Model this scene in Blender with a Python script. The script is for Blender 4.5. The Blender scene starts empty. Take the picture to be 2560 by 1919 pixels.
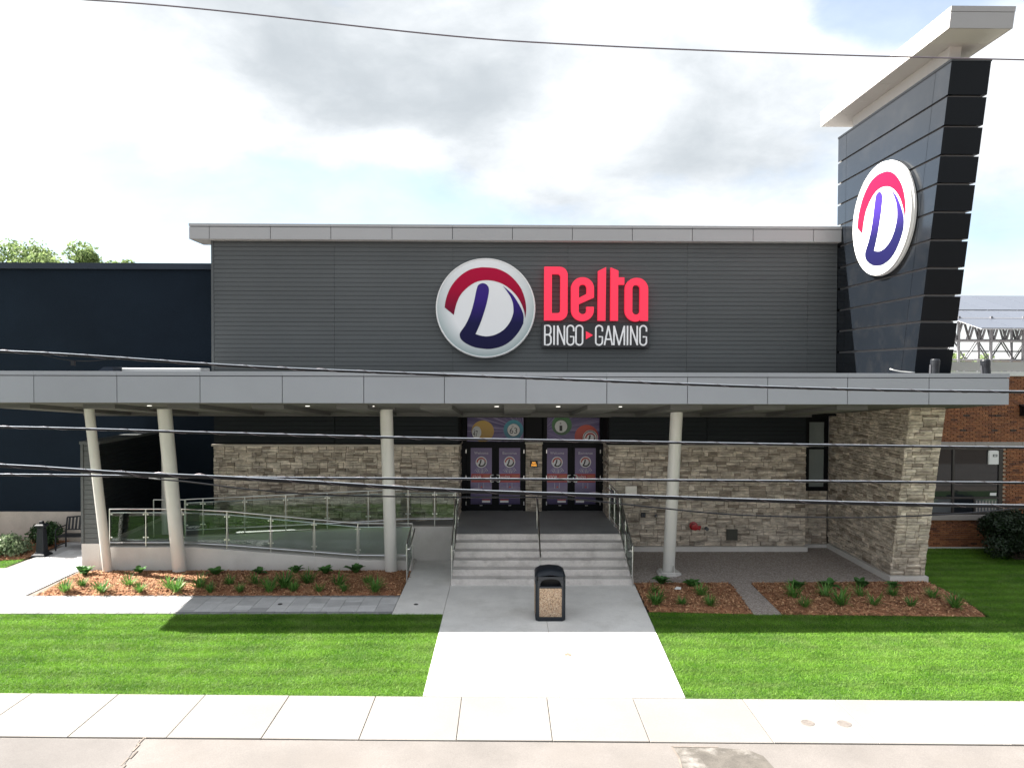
import bpy, bmesh, math, random
import numpy as np
from mathutils import Vector, Matrix
random.seed(7); RNG = np.random.default_rng(7)
SC = bpy.context.scene
COL = SC.collection
R = math.radians

# ------------------------------------------------------------------ camera
F_PX, W_PX = 1800.0, 2560.0
cam_d = bpy.data.cameras.new('camera'); cam = bpy.data.objects.new('camera', cam_d); COL.objects.link(cam)
cam_d.sensor_fit = 'HORIZONTAL'; cam_d.sensor_width = 36.0; cam_d.lens = F_PX / W_PX * 36.0
cam_d.clip_start = 0.1; cam_d.clip_end = 4000
yaw, pitch, roll = math.atan(20 / 1800), -math.atan(34.5 / 1800), 0.0028
fw = Vector((math.sin(yaw) * math.cos(pitch), math.cos(yaw) * math.cos(pitch), math.sin(pitch)))
r0 = Vector((math.cos(yaw), -math.sin(yaw), 0)); u0 = r0.cross(fw)
rr = r0 * math.cos(roll) + u0 * math.sin(roll); uu = -r0 * math.sin(roll) + u0 * math.cos(roll)
mw = Matrix((rr, uu, -fw)).transposed().to_4x4(); mw.translation = (0, 0, 5.6)
cam.matrix_world = mw
SC.camera = cam

# ------------------------------------------------------------------ exposure / view
SC.render.engine = 'CYCLES'
SC.view_settings.view_transform = 'Standard'; SC.view_settings.look = 'None'
SC.view_settings.gamma = 1.0; SC.view_settings.use_curve_mapping = False
SC.view_settings.exposure = 2.10
SC.cycles.use_denoising = True
SC.cycles.max_bounces = 6; SC.cycles.diffuse_bounces = 4; SC.cycles.glossy_bounces = 3; SC.cycles.transparent_max_bounces = 12

# ------------------------------------------------------------------ sun and sky
SUN_TO = Vector((-1.10, 0.22, 1.0)).normalized()
sun_d = bpy.data.lights.new('sun', 'SUN'); sun_d.energy = 4.6; sun_d.angle = R(0.53); sun_d.color = (1.0, 0.955, 0.89)
sun = bpy.data.objects.new('sun', sun_d); COL.objects.link(sun)
sun.rotation_euler = (-SUN_TO).to_track_quat('-Z', 'Y').to_euler(); sun.location = (-30, 40, 40)

world = bpy.data.worlds.new('World'); SC.world = world; world.use_nodes = True
nt = world.node_tree; nt.nodes.clear()
def WN(t, **kw):
    n = nt.nodes.new(t)
    for k, v in kw.items(): setattr(n, k, v)
    return n
def WL(a, b): nt.links.new(a, b)
def wmath(op, a, b=None, clamp=False):
    n = WN('ShaderNodeMath', operation=op, use_clamp=clamp)
    for i, q in enumerate((a, b)):
        if q is None: continue
        if isinstance(q, (int, float)): n.inputs[i].default_value = q
        else: WL(q, n.inputs[i])
    return n.outputs[0]
def wramp(val, a, b, lo=0.0, hi=1.0):
    n = WN('ShaderNodeMapRange', interpolation_type='SMOOTHSTEP')
    WL(val, n.inputs[0]); n.inputs[1].default_value = a; n.inputs[2].default_value = b
    n.inputs[3].default_value = lo; n.inputs[4].default_value = hi
    return n.outputs[0]
sky = WN('ShaderNodeTexSky', sky_type='NISHITA', sun_disc=False)
sky.sun_elevation = math.asin(SUN_TO.z); sky.sun_rotation = math.atan2(SUN_TO.x, SUN_TO.y) % (2 * math.pi)
sky.air_density = 1.0; sky.dust_density = 0.5; sky.altitude = 100
geo = WN('ShaderNodeTexCoord'); dirv = geo.outputs['Generated']
def wscale(v, s):
    n = WN('ShaderNodeVectorMath', operation='MULTIPLY'); WL(v, n.inputs[0]); n.inputs[1].default_value = s; return n.outputs[0]
def wnoise(v, scale, detail, rough=0.55, dist=0.0):
    n = WN('ShaderNodeTexNoise'); WL(v, n.inputs['Vector']); n.inputs['Scale'].default_value = scale
    n.inputs['Detail'].default_value = detail; n.inputs['Roughness'].default_value = rough; n.inputs['Distortion'].default_value = dist
    return n.outputs['Fac']
def px_dir(px, py):
    return (fw * F_PX + rr * (px - 1280) - uu * (py - 959.5)).normalized()
stretch = wscale(dirv, (1.0, 1.0, 1.9))
warpn = WN('ShaderNodeTexNoise'); WL(stretch, warpn.inputs['Vector']); warpn.inputs['Scale'].default_value = 3.0; warpn.inputs['Detail'].default_value = 3.0
wv = WN('ShaderNodeVectorMath', operation='MULTIPLY_ADD'); WL(warpn.outputs['Color'], wv.inputs[0]); wv.inputs[1].default_value = (0.14, 0.14, 0.14); WL(stretch, wv.inputs[2])
warped = wv.outputs[0]
def blob(px, py, rad, amp):
    d = px_dir(px, py)
    n = WN('ShaderNodeVectorMath', operation='DISTANCE'); WL(warped, n.inputs[0])
    n.inputs[1].default_value = (d.x + .07, d.y + .07, d.z * 1.9 + .07)
    return wmath('MULTIPLY', wramp(n.outputs['Value'], rad, rad * 0.25), amp)
def add_all(base, lst):
    for q in lst: base = wmath('ADD', base, q)
    return base
nz = wnoise(warped, 2.6, 9, 0.58)
cover = add_all(nz, [blob(830, 470, .20, -.18), blob(1080, 520, .17, -.14), blob(300, 560, .30, -.24), blob(640, 540, .22, -.16), blob(100, 470, .2, -.12), blob(1250, 600, .16, -.10), blob(2215, 5, .13, -.30),
                     blob(2500, 590, .13, -.12), blob(60, 470, .14, -.09),
                     blob(1000, 120, .5, .10), blob(1000, 390, .10, .08), blob(1750, 260, .40, .10), blob(150, 180, .35, .12), blob(2480, 230, .2, .12)])
mask = wramp(cover, 0.31, 0.55, 0.38, 1.0)
nz2 = wnoise(wscale(warped, (1.3, 1.3, 1.3)), 3.0, 9, 0.6)
grey = add_all(nz2, [blob(900, 110, .34, .20), blob(1180, 170, .18, .14), blob(520, 90, .22, .14), blob(1830, 310, .22, .22), blob(1480, 560, .16, .10), blob(2500, 520, .16, .14), blob(1650, 120, .2, .08), blob(1250, 330, .16, .08),
                     blob(250, 260, .30, -.15), blob(1450, 300, .16, -.14), blob(1030, 400, .10, -.14)])
gfac = wramp(grey, 0.06, 0.90)
ccol = WN('ShaderNodeMix', data_type='RGBA'); WL(gfac, ccol.inputs[0])
ccol.inputs[6].default_value = (0.375, 0.381, 0.388, 1); ccol.inputs[7].default_value = (0.150, 0.163, 0.174, 1)
bg_sky = WN('ShaderNodeBackground'); WL(sky.outputs[0], bg_sky.inputs[0]); bg_sky.inputs[1].default_value = 0.062
bg_cl = WN('ShaderNodeBackground'); WL(ccol.outputs[2], bg_cl.inputs[0]); bg_cl.inputs[1].default_value = 1.0
mx = WN('ShaderNodeMixShader'); WL(mask, mx.inputs[0]); WL(bg_sky.outputs[0], mx.inputs[1]); WL(bg_cl.outputs[0], mx.inputs[2])
wo = WN('ShaderNodeOutputWorld'); WL(mx.outputs[0], wo.inputs[0])

# ------------------------------------------------------------------ materials
MATS = {}
def mat(name, col, rough=0.7, var=0.0, vscale=1.5, fine=0.0, fscale=40, bump=0.0, bscale=60, metal=0.0, rnd=0.0, col2=None, ramp=None,
        spec=0.5, emit=None, estr=0.0, coat=0.0, stain=None, vor=None, stretch=None):
    m = bpy.data.materials.new(name); m.use_nodes = True; t = m.node_tree; N = t.nodes; L = t.links
    p = N['Principled BSDF']; p.inputs['Roughness'].default_value = rough; p.inputs['Metallic'].default_value = metal
    p.inputs['Specular IOR Level'].default_value = spec; p.inputs['Coat Weight'].default_value = coat; p.inputs['Coat Roughness'].default_value = 0.12
    tc = N.new('ShaderNodeTexCoord'); gp = N.new('ShaderNodeNewGeometry')
    pos = gp.outputs['Position']
    if stretch:
        vm = N.new('ShaderNodeVectorMath'); vm.operation = 'MULTIPLY'; L.new(pos, vm.inputs[0]); vm.inputs[1].default_value = stretch; pos = vm.outputs[0]
    def noise(scale, detail=4, rough_=0.6):
        n = N.new('ShaderNodeTexNoise'); L.new(pos, n.inputs['Vector']); n.inputs['Scale'].default_value = scale
        n.inputs['Detail'].default_value = detail; n.inputs['Roughness'].default_value = rough_; return n.outputs['Fac']
    def mrange(v, lo, hi, a=0.3, b=0.7):
        n = N.new('ShaderNodeMapRange'); L.new(v, n.inputs[0]); n.inputs[1].default_value = a; n.inputs[2].default_value = b
        n.inputs[3].default_value = lo; n.inputs[4].default_value = hi; return n.outputs[0]
    def mul(c, v):
        n = N.new('ShaderNodeMix'); n.data_type = 'RGBA'; n.blend_type = 'MULTIPLY'; n.inputs[0].default_value = 1.0
        L.new(c, n.inputs[6]); L.new(v, n.inputs[7]); return n.outputs[2]
    def mixc(f, a, b):
        n = N.new('ShaderNodeMix'); n.data_type = 'RGBA'; L.new(f, n.inputs[0])
        for i, q in ((6, a), (7, b)):
            if isinstance(q, tuple): n.inputs[i].default_value = (*q, 1)
            else: L.new(q, n.inputs[i])
        return n.outputs[2]
    rgb = N.new('ShaderNodeRGB'); rgb.outputs[0].default_value = (*col, 1); c = rgb.outputs[0]
    rv = None
    if rnd or ramp:
        oi = N.new('ShaderNodeObjectInfo')
        a = N.new('ShaderNodeMath'); a.operation = 'ADD'; L.new(oi.outputs['Random'], a.inputs[0]); L.new(gp.outputs['Random Per Island'], a.inputs[1])
        fr = N.new('ShaderNodeMath'); fr.operation = 'FRACT'; L.new(a.outputs[0], fr.inputs[0]); rv = fr.outputs[0]
    if ramp:
        cr = N.new('ShaderNodeValToRGB'); L.new(rv, cr.inputs[0]); e = cr.color_ramp.elements
        while len(e) < len(ramp): e.new(0.5)
        for i, (q, cc) in enumerate(ramp): e[i].position = q; e[i].color = (*cc, 1)
        c = cr.outputs[0]
        if rnd:
            f2 = N.new('ShaderNodeMath'); f2.operation = 'MULTIPLY'; L.new(rv, f2.inputs[0]); f2.inputs[1].default_value = 17.3
            f3 = N.new('ShaderNodeMath'); f3.operation = 'FRACT'; L.new(f2.outputs[0], f3.inputs[0])
            c = mul(c, mrange(f3.outputs[0], 1 - rnd, 1 + rnd, 0, 1))
    elif rnd: c = mul(c, mrange(rv, 1 - rnd, 1 + rnd, 0, 1))
    if col2: c = mixc(mrange(noise(vscale, 5), 0, 1, .35, .65), c, col2)
    if var: c = mul(c, mrange(noise(vscale, 5), 1 - var, 1 + var))
    if fine: c = mul(c, mrange(noise(fscale, 3), 1 - fine, 1 + fine))
    if vor:
        vn = N.new('ShaderNodeTexVoronoi'); L.new(pos, vn.inputs['Vector']); vn.inputs['Scale'].default_value = vor[0]
        sp = N.new('ShaderNodeSeparateColor'); L.new(vn.outputs['Color'], sp.inputs[0])
        cr = N.new('ShaderNodeValToRGB'); L.new(sp.outputs[0], cr.inputs[0]); e = cr.color_ramp.elements
        cols = vor[1]
        while len(e) < len(cols): e.new(0.5)
        for i, cc in enumerate(cols): e[i].position = i / (len(cols) - 1); e[i].color = (*cc, 1)
        c = mul(cr.outputs[0], mrange(vn.outputs['Distance'], 1.05, .75, 0, .6))
    if stain: c = mixc(mrange(noise(stain[1], 6, .65), 0, stain[2], .5, .68), c, stain[0])
    L.new(c, p.inputs['Base Color'])
    if bump:
        b = N.new('ShaderNodeBump'); b.inputs['Strength'].default_value = bump; b.inputs['Distance'].default_value = 0.02
        L.new(noise(bscale, 4), b.inputs['Height']); L.new(b.outputs[0], p.inputs['Normal'])
    if emit: p.inputs['Emission Color'].default_value = (*emit, 1); p.inputs['Emission Strength'].default_value = estr
    MATS[name] = m; return m

CONC = dict(rough=.85, var=.10, vscale=.9, fine=.06, fscale=35, bump=.15, bscale=70)
mat('concrete_walk', (0.7025, 0.6855, 0.6571), **CONC, stain=((.53, .51, .475), 1.3, .5))
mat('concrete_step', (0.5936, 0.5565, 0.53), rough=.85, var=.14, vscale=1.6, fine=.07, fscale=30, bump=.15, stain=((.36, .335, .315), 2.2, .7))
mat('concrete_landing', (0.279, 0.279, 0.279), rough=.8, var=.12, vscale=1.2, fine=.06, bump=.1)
mat('concrete_wall', (0.57, 0.545, 0.515), rough=.85, var=.10, vscale=.8, fine=.05, bump=.12, stain=((.46, .43, .40), .9, .6))
mat('foundation', (0.494, 0.4322, 0.3705), rough=.9, var=.16, vscale=1.1, fine=.06, bump=.2, stain=((.27, .20, .145), .7, .8))
mat('side_concrete', (0.2325, 0.2188, 0.2037), rough=.85, rnd=.05, var=.08, vscale=.7, fine=.06, fscale=30, bump=.12, stain=((.235, .21, .19), 1.6, .6))
mat('road', (0.1768, 0.1613, 0.15), rough=.9, var=.13, vscale=.8, fine=.12, fscale=55, bump=.35, bscale=120, stain=((.175, .157, .143), 1.1, .6))
mat('road_left', (0.1535, 0.1414, 0.1337), rough=.9, var=.13, vscale=.8, fine=.12, fscale=55, bump=.35, bscale=120)
mat('road_patch', (0.1013, 0.09072, 0.07857), rough=.9, var=.25, vscale=5, fine=.1, bump=.3, stain=((.30, .28, .26), 1.6, .95))
mat('joint', (.20, .17, .145), rough=.95, var=.3, vscale=4)
mat('soil', (.09, .065, .045), rough=1, var=.2)
mat('lawn_soil', (0.03375, 0.0825, 0.0075), rough=1, var=.25, vscale=.8, fine=.25, fscale=60)
mat('mulch', (0.3445, 0.1604, 0.08316), rough=1, var=.35, vscale=3.0, fine=.4, fscale=45, bump=.8, bscale=55)
mat('mulch_chip', (.2, .08, .04), rough=.9, rnd=.25, ramp=[(0, (.16, .07, .034)), (.5, (.34, .165, .08)), (1, (.60, .36, .20))])
mat('paver', (0.47, 0.465, 0.465), rough=.85, rnd=.22, var=.10, vscale=3, fine=.08, bump=.2, bscale=80)
mat('paver_edge', (.22, .22, .225), rough=.85, rnd=.12, var=.1, fine=.08, bump=.2)
mat('gravel', (.3, .28, .26), rough=.9, vor=(34, [(.21, .175, .155), (.45, .39, .35), (.33, .275, .245), (.58, .52, .47), (.31, .26, .235)]), bump=.5, bscale=90)
mat('stone', (.4, .36, .31), rough=.85, rnd=.10, ramp=[(0, (.25, .205, .162)), (.16, (.40, .34, .276)), (.5, (.53, .46, .378)), (.8, (.59, .52, .436)), (1, (.36, .31, .257))],
    fine=.24, fscale=9, var=.5, vscale=2.6, bump=.6, bscale=45, spec=.2, stretch=(1, 1, 3.2))
mat('stone_joint', (.24, .205, .175), rough=1)
mat('stone_cap', (.40, .36, .31), rough=.8, var=.1, fine=.08, bump=.2)
mat('brick', (.2, .07, .03), rough=.85, rnd=.14, ramp=[(0, (.085, .03, .018)), (.08, (.17, .06, .026)), (.5, (.235, .085, .034)), (1, (.29, .115, .045))], fine=.12, fscale=60, bump=.3)
mat('brick_dark', (.045, .026, .02), rough=.85, rnd=.2, bump=.3)
mat('mortar', (.44, .34, .25), rough=1, var=.1, fine=.1)
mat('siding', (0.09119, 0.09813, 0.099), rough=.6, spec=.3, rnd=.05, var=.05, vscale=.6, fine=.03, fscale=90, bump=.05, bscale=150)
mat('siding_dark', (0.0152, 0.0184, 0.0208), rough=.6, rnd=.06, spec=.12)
mat('siding_back', (.012, .012, .013), rough=.9, spec=.1)
mat('metal_fascia', (0.3036, 0.3082, 0.3174), rough=.45, rnd=.02, var=.03, vscale=.4, metal=.0, coat=.05)
mat('metal_fascia_cap', (0.3747, 0.3747, 0.3747), rough=.5, rnd=.02, var=.03, vscale=.5)
mat('metal_cool', (0.2647, 0.2815, 0.3108), rough=.42, rnd=.035, var=.05, vscale=.5, coat=.05, bump=.12, bscale=1.2)
mat('joint_dark', (.03, .032, .04), rough=.7)
mat('soffit', (0.1232, 0.1215, 0.1173), rough=.8, var=.05, spec=.2)
mat('soffit_white', (.75, .72, .68), rough=.6)
mat('tower_panel', (0.00816, 0.01054, 0.01428), rough=.2, rnd=.06, var=.08, vscale=.5, spec=.4, coat=.25, stain=((.019, .020, .022), 1.8, .5))
mat('tower_front', (.004, .006, .009), rough=.38, rnd=.1, var=.1, vscale=.5, spec=.15)
mat('tower_reveal', (.20, .20, .205), rough=.5, spec=.3)
mat('tower_cap', (0.51, 0.4887, 0.4632), rough=.5, rnd=.02, var=.05, vscale=.6, fine=.03, fscale=60)
mat('navy_wall', (0.00855, 0.01496, 0.02422), rough=.85, spec=.12, var=.18, vscale=.35, fine=.1, fscale=25, bump=.25, bscale=30)
mat('navy_cap', (0.028, 0.0376, 0.0544), rough=.6, spec=.2, var=.06)
mat('column_paint', (0.582, 0.5674, 0.5383), rough=.42, var=.04, vscale=1.2, fine=.02, coat=.1)
mat('steel', (.72, .72, .71), rough=.3, metal=1.0)
mat('galv', (0.0672, 0.0693, 0.0777), rough=.5, metal=.2)
mat('white_steel', (0.18, 0.18, 0.1944), rough=.5, metal=.1)
mat('black_paint', (.009, .010, .012), rough=.4)
mat('black_metal', (.013, .015, .019), rough=.45, var=.1, spec=.3)
mat('frame_black', (.005, .0055, .007), rough=.5, spec=.12)
mat('frame_brown', (.028, .022, .020), rough=.45)
mat('bin_plastic', (0.0104, 0.0136, 0.0192), rough=.45, spec=.3, var=.08, vscale=6, fine=.05, bump=.08, bscale=200)
mat('bin_inside', (.004, .004, .005), rough=.8)
mat('pebble', (.4, .3, .2), rough=.8, vor=(62, [(.10, .065, .045), (.42, .29, .19), (.34, .215, .135), (.56, .43, .30), (.30, .20, .14), (.62, .52, .40)]), bump=.6, bscale=110)
mat('white_sign', (0.72, 0.729, 0.729), rough=.35, emit=(1, 1, 1), estr=.1)
mat('rim_white', (.82, .82, .80), rough=.4)
mat('sign_red', (.83, .018, .055), rough=.4, emit=(1, .03, .085), estr=.13)
mat('sign_red_side', (.42, .012, .03), rough=.5)
mat('sign_box', (.018, .017, .020), rough=.4)
mat('sign_text', (0.738, 0.738, 0.738), rough=.4, emit=(1, 1, 1), estr=.04)
mat('text_white', (.66, .65, .66), rough=.5)
mat('text_pale', (.42, .40, .45), rough=.5)
mat('text_black', (.006, .006, .008), rough=.5)
mat('poster_red', (.36, .035, .032), rough=.4)
mat('poster_line', (.46, .18, .09), rough=.5)
mat('ball_white', (.55, .55, .55), rough=.4)
mat('led_orange', (.05, .02, .005), rough=.5, emit=(1, .42, .06), estr=.55)
mat('beige_box', (.86, .80, .72), rough=.55, var=.05)
mat('red_paint', (.33, .008, .014), rough=.35)
mat('grille_green', (.050, .050, .038), rough=.6)
mat('wire_black', (.006, .007, .010), rough=.5, spec=.25)
mat('messenger_highlight', (.46, .51, .57), rough=.35, metal=.6)  # pale blue-white: painted stand-in for the sky highlight along the cable tops
mat('wire_bare', (.13, .115, .14), rough=.45)
mat('lash', (.20, .17, .18), rough=.35, metal=.7)
mat('downlight', (.8, .8, .78), rough=.4, emit=(1, .96, .88), estr=.3)
mat('pane_dark', (.014, .016, .020), rough=.03, spec=.45)
mat('pane_blind', (.10, .105, .112), rough=.06, spec=.6, coat=.5, var=.1)
mat('pane_curtain', (.20, .225, .22), rough=.12, var=.06, vscale=2, coat=.4)
mat('solar_glass', (.10, .112, .14), rough=.35, spec=.3, rnd=.06)
mat('solar_frame', (.78, .78, .80), rough=.4)
mat('roof_white', (0.612, 0.612, 0.595), rough=.6, var=.04)
mat('parapet', (0.425, 0.4165, 0.4037), rough=.6, var=.05)
mat('limestone', (0.2805, 0.2507, 0.2295), rough=.8, var=.1, fine=.06, bump=.15)
mat('paper', (.72, .71, .69), rough=.8)
mat('bark', (.10, .075, .055), rough=.95, var=.25, vscale=4, bump=.6, bscale=18)
mat('far_wall', (.55, .53, .50), rough=.8, var=.05)
mat('far_roof', (.30, .24, .18), rough=.8)
mat('lid', (.17, .15, .135), rough=.75, var=.2, vscale=20)
mat('stain', (.19, .155, .115), rough=.9, var=.25, vscale=9)

def leaf_mat(name, c1, c2, trans=.25, rough=.5):
    m = bpy.data.materials.new(name); m.use_nodes = True; t = m.node_tree; N = t.nodes; L = t.links
    p = N['Principled BSDF']; p.inputs['Roughness'].default_value = rough; p.inputs['Specular IOR Level'].default_value = .35
    at = N.new('ShaderNodeAttribute'); at.attribute_name = 'rnd'
    gp = N.new('ShaderNodeNewGeometry'); n = N.new('ShaderNodeTexNoise'); L.new(gp.outputs['Position'], n.inputs['Vector'])
    n.inputs['Scale'].default_value = .9; n.inputs['Detail'].default_value = 4
    a = N.new('ShaderNodeMath'); a.operation = 'MULTIPLY_ADD'; L.new(at.outputs['Fac'], a.inputs[0]); a.inputs[1].default_value = .6; L.new(n.outputs['Fac'], a.inputs[2])
    mr = N.new('ShaderNodeMapRange'); L.new(a.outputs[0], mr.inputs[0]); mr.inputs[1].default_value = .45; mr.inputs[2].default_value = 1.0
    mx = N.new('ShaderNodeMix'); mx.data_type = 'RGBA'; L.new(mr.outputs[0], mx.inputs[0]); mx.inputs[6].default_value = (*c1, 1); mx.inputs[7].default_value = (*c2, 1)
    L.new(mx.outputs[2], p.inputs['Base Color'])
    tr = N.new('ShaderNodeBsdfTranslucent'); L.new(mx.outputs[2], tr.inputs[0])
    ms = N.new('ShaderNodeMixShader'); ms.inputs[0].default_value = trans; L.new(p.outputs[0], ms.inputs[1]); L.new(tr.outputs[0], ms.inputs[2])
    L.new(ms.outputs[0], N['Material Output'].inputs[0]); MATS[name] = m; return m
leaf_mat('hosta_leaf', (.035, .11, .024), (.095, .24, .055), .3)
leaf_mat('hosta_pale', (.06, .13, .04), (.30, .36, .22))
leaf_mat('lily_leaf', (.045, .13, .022), (.14, .30, .06), .35)
leaf_mat('tree_leaf', (.10, .17, .05), (.30, .38, .16), .45)
leaf_mat('yew_leaf', (.006, .014, .006), (.016, .032, .012), .1)
leaf_mat('bush_leaf', (.018, .05, .014), (.045, .10, .03), .15)

# grass: mown stripes and yellowed patches are colour that belongs to the turf
def grass_mat():
    m = leaf_mat('grass', (.054, .178, .004), (.21, .395, .046), .45, .6)
    t = m.node_tree; N = t.nodes; L = t.links
    mx = [n for n in N if n.type == 'MIX'][0]
    gp = [n for n in N if n.type == 'NEW_GEOMETRY'][0]
    sp = N.new('ShaderNodeSeparateXYZ'); L.new(gp.outputs['Position'], sp.inputs[0])
    nn = N.new('ShaderNodeTexNoise'); L.new(gp.outputs['Position'], nn.inputs['Vector']); nn.inputs['Scale'].default_value = .5; nn.inputs['Detail'].default_value = 3
    ad = N.new('ShaderNodeMath'); ad.operation = 'MULTIPLY_ADD'; L.new(nn.outputs['Fac'], ad.inputs[0]); ad.inputs[1].default_value = .5; L.new(sp.outputs['Y'], ad.inputs[2])
    wv_ = N.new('ShaderNodeMath'); wv_.operation = 'MULTIPLY'; L.new(ad.outputs[0], wv_.inputs[0]); wv_.inputs[1].default_value = 11.0
    sn = N.new('ShaderNodeMath'); sn.operation = 'SINE'; L.new(wv_.outputs[0], sn.inputs[0])
    mr = N.new('ShaderNodeMapRange'); L.new(sn.outputs[0], mr.inputs[0]); mr.inputs[1].default_value = -1; mr.inputs[2].default_value = 1; mr.inputs[3].default_value = .8; mr.inputs[4].default_value = 1.18
    n2 = N.new('ShaderNodeTexNoise'); L.new(gp.outputs['Position'], n2.inputs['Vector']); n2.inputs['Scale'].default_value = 5.0; n2.inputs['Detail'].default_value = 7; n2.inputs['Roughness'].default_value = .7
    m2 = N.new('ShaderNodeMapRange'); L.new(n2.outputs['Fac'], m2.inputs[0]); m2.inputs[1].default_value = .48; m2.inputs[2].default_value = .75; m2.inputs[4].default_value = .42
    n3 = N.new('ShaderNodeTexNoise'); L.new(gp.outputs['Position'], n3.inputs['Vector']); n3.inputs['Scale'].default_value = .85; n3.inputs['Detail'].default_value = 8; n3.inputs['Roughness'].default_value = .72
    m3 = N.new('ShaderNodeMapRange'); L.new(n3.outputs['Fac'], m3.inputs[0]); m3.inputs[1].default_value = .52; m3.inputs[2].default_value = .72; m3.inputs[4].default_value = .5
    mm = N.new('ShaderNodeMath'); mm.operation = 'ADD'; mm.use_clamp = True; L.new(m2.outputs[0], mm.inputs[0]); L.new(m3.outputs[0], mm.inputs[1]); m2 = mm
    yel = N.new('ShaderNodeMix'); yel.data_type = 'RGBA'; L.new(m2.outputs[0], yel.inputs[0]); L.new(mx.outputs[2], yel.inputs[6]); yel.inputs[7].default_value = (.30, .385, .135, 1)
    mu = N.new('ShaderNodeMix'); mu.data_type = 'RGBA'; mu.blend_type = 'MULTIPLY'; mu.inputs[0].default_value = 1; L.new(yel.outputs[2], mu.inputs[6]); L.new(mr.outputs[0], mu.inputs[7])
    for n in N:
        if n.type == 'BSDF_PRINCIPLED': L.new(mu.outputs[2], n.inputs['Base Color'])
        if n.type == 'BSDF_TRANSLUCENT': L.new(mu.outputs[2], n.inputs[0])
grass_mat()

def glass_mat(name, tint, refl=1.0):
    m = bpy.data.materials.new(name); m.use_nodes = True; t = m.node_tree; N = t.nodes; L = t.links
    N.remove(N['Principled BSDF'])
    tr = N.new('ShaderNodeBsdfTransparent'); tr.inputs[0].default_value = (*tint, 1)
    gl = N.new('ShaderNodeBsdfGlossy'); gl.inputs['Roughness'].default_value = .01; gl.inputs[0].default_value = (.72, .76, .74, 1)
    fr = N.new('ShaderNodeFresnel'); fr.inputs[0].default_value = 1.6
    mu = N.new('ShaderNodeMath'); mu.operation = 'MULTIPLY'; mu.use_clamp = True; L.new(fr.outputs[0], mu.inputs[0]); mu.inputs[1].default_value = refl
    ms = N.new('ShaderNodeMixShader'); L.new(mu.outputs[0], ms.inputs[0]); L.new(tr.outputs[0], ms.inputs[1]); L.new(gl.outputs[0], ms.inputs[2])
    L.new(ms.outputs[0], N['Material Output'].inputs[0]); MATS[name] = m
glass_mat('rail_glass', (.80, .85, .83), .75)

def print_mat(name, kind, axis_y, c, r, cols):
    """printed sign colours: gradient of the print itself, along the sign's own local axes (Object coordinates)"""
    m = bpy.data.materials.new(name); m.use_nodes = True; t = m.node_tree; N = t.nodes; L = t.links
    p = N['Principled BSDF']; p.inputs['Roughness'].default_value = .45; p.inputs['Specular IOR Level'].default_value = .15
    tc = N.new('ShaderNodeTexCoord'); s = N.new('ShaderNodeSeparateXYZ'); L.new(tc.outputs['Object'], s.inputs[0])
    cr = N.new('ShaderNodeValToRGB'); e = cr.color_ramp.elements
    while len(e) < len(cols): e.new(.5)
    for i, (q, cc) in enumerate(cols): e[i].position = q; e[i].color = (*cc, 1)
    mr = N.new('ShaderNodeMapRange'); mr.inputs[1].default_value = -r; mr.inputs[2].default_value = r
    L.new(s.outputs[2], mr.inputs[0]); L.new(mr.outputs[0], cr.inputs[0])
    if kind == 'disc':
        ln = N.new('ShaderNodeVectorMath'); ln.operation = 'LENGTH'; L.new(tc.outputs['Object'], ln.inputs[0])
        m2 = N.new('ShaderNodeMapRange'); L.new(ln.outputs['Value'], m2.inputs[0]); m2.inputs[1].default_value = r * .66; m2.inputs[2].default_value = r
        mx = N.new('ShaderNodeMix'); mx.data_type = 'RGBA'; L.new(m2.outputs[0], mx.inputs[0]); mx.inputs[6].default_value = (.72, .73, .73, 1); L.new(cr.outputs[0], mx.inputs[7])
        L.new(mx.outputs[2], p.inputs['Base Color']); p.inputs['Emission Color'].default_value = (1, 1, 1, 1); p.inputs['Emission Strength'].default_value = .02
    else: L.new(cr.outputs[0], p.inputs['Base Color'])
    MATS[name] = m
print_mat('logo_disc', 'disc', 0, 0, 1.5, [(0, (.16, .24, .24)), (.35, (.26, .34, .34)), (.7, (.50, .54, .54)), (1, (.74, .75, .75))])
print_mat('logo_red', 'lin', 0, 0, 1.5, [(0, (.11, .008, .025)), (.45, (.17, .005, .03)), (.7, (.40, .001, .035)), (1, (.46, .002, .045))])
print_mat('logo_blue', 'lin', 0, 0, 1.5, [(0, (.008, .007, .040)), (.35, (.009, .009, .060)), (.6, (.04, .016, .20)), (.8, (.05, .022, .19))])

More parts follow.
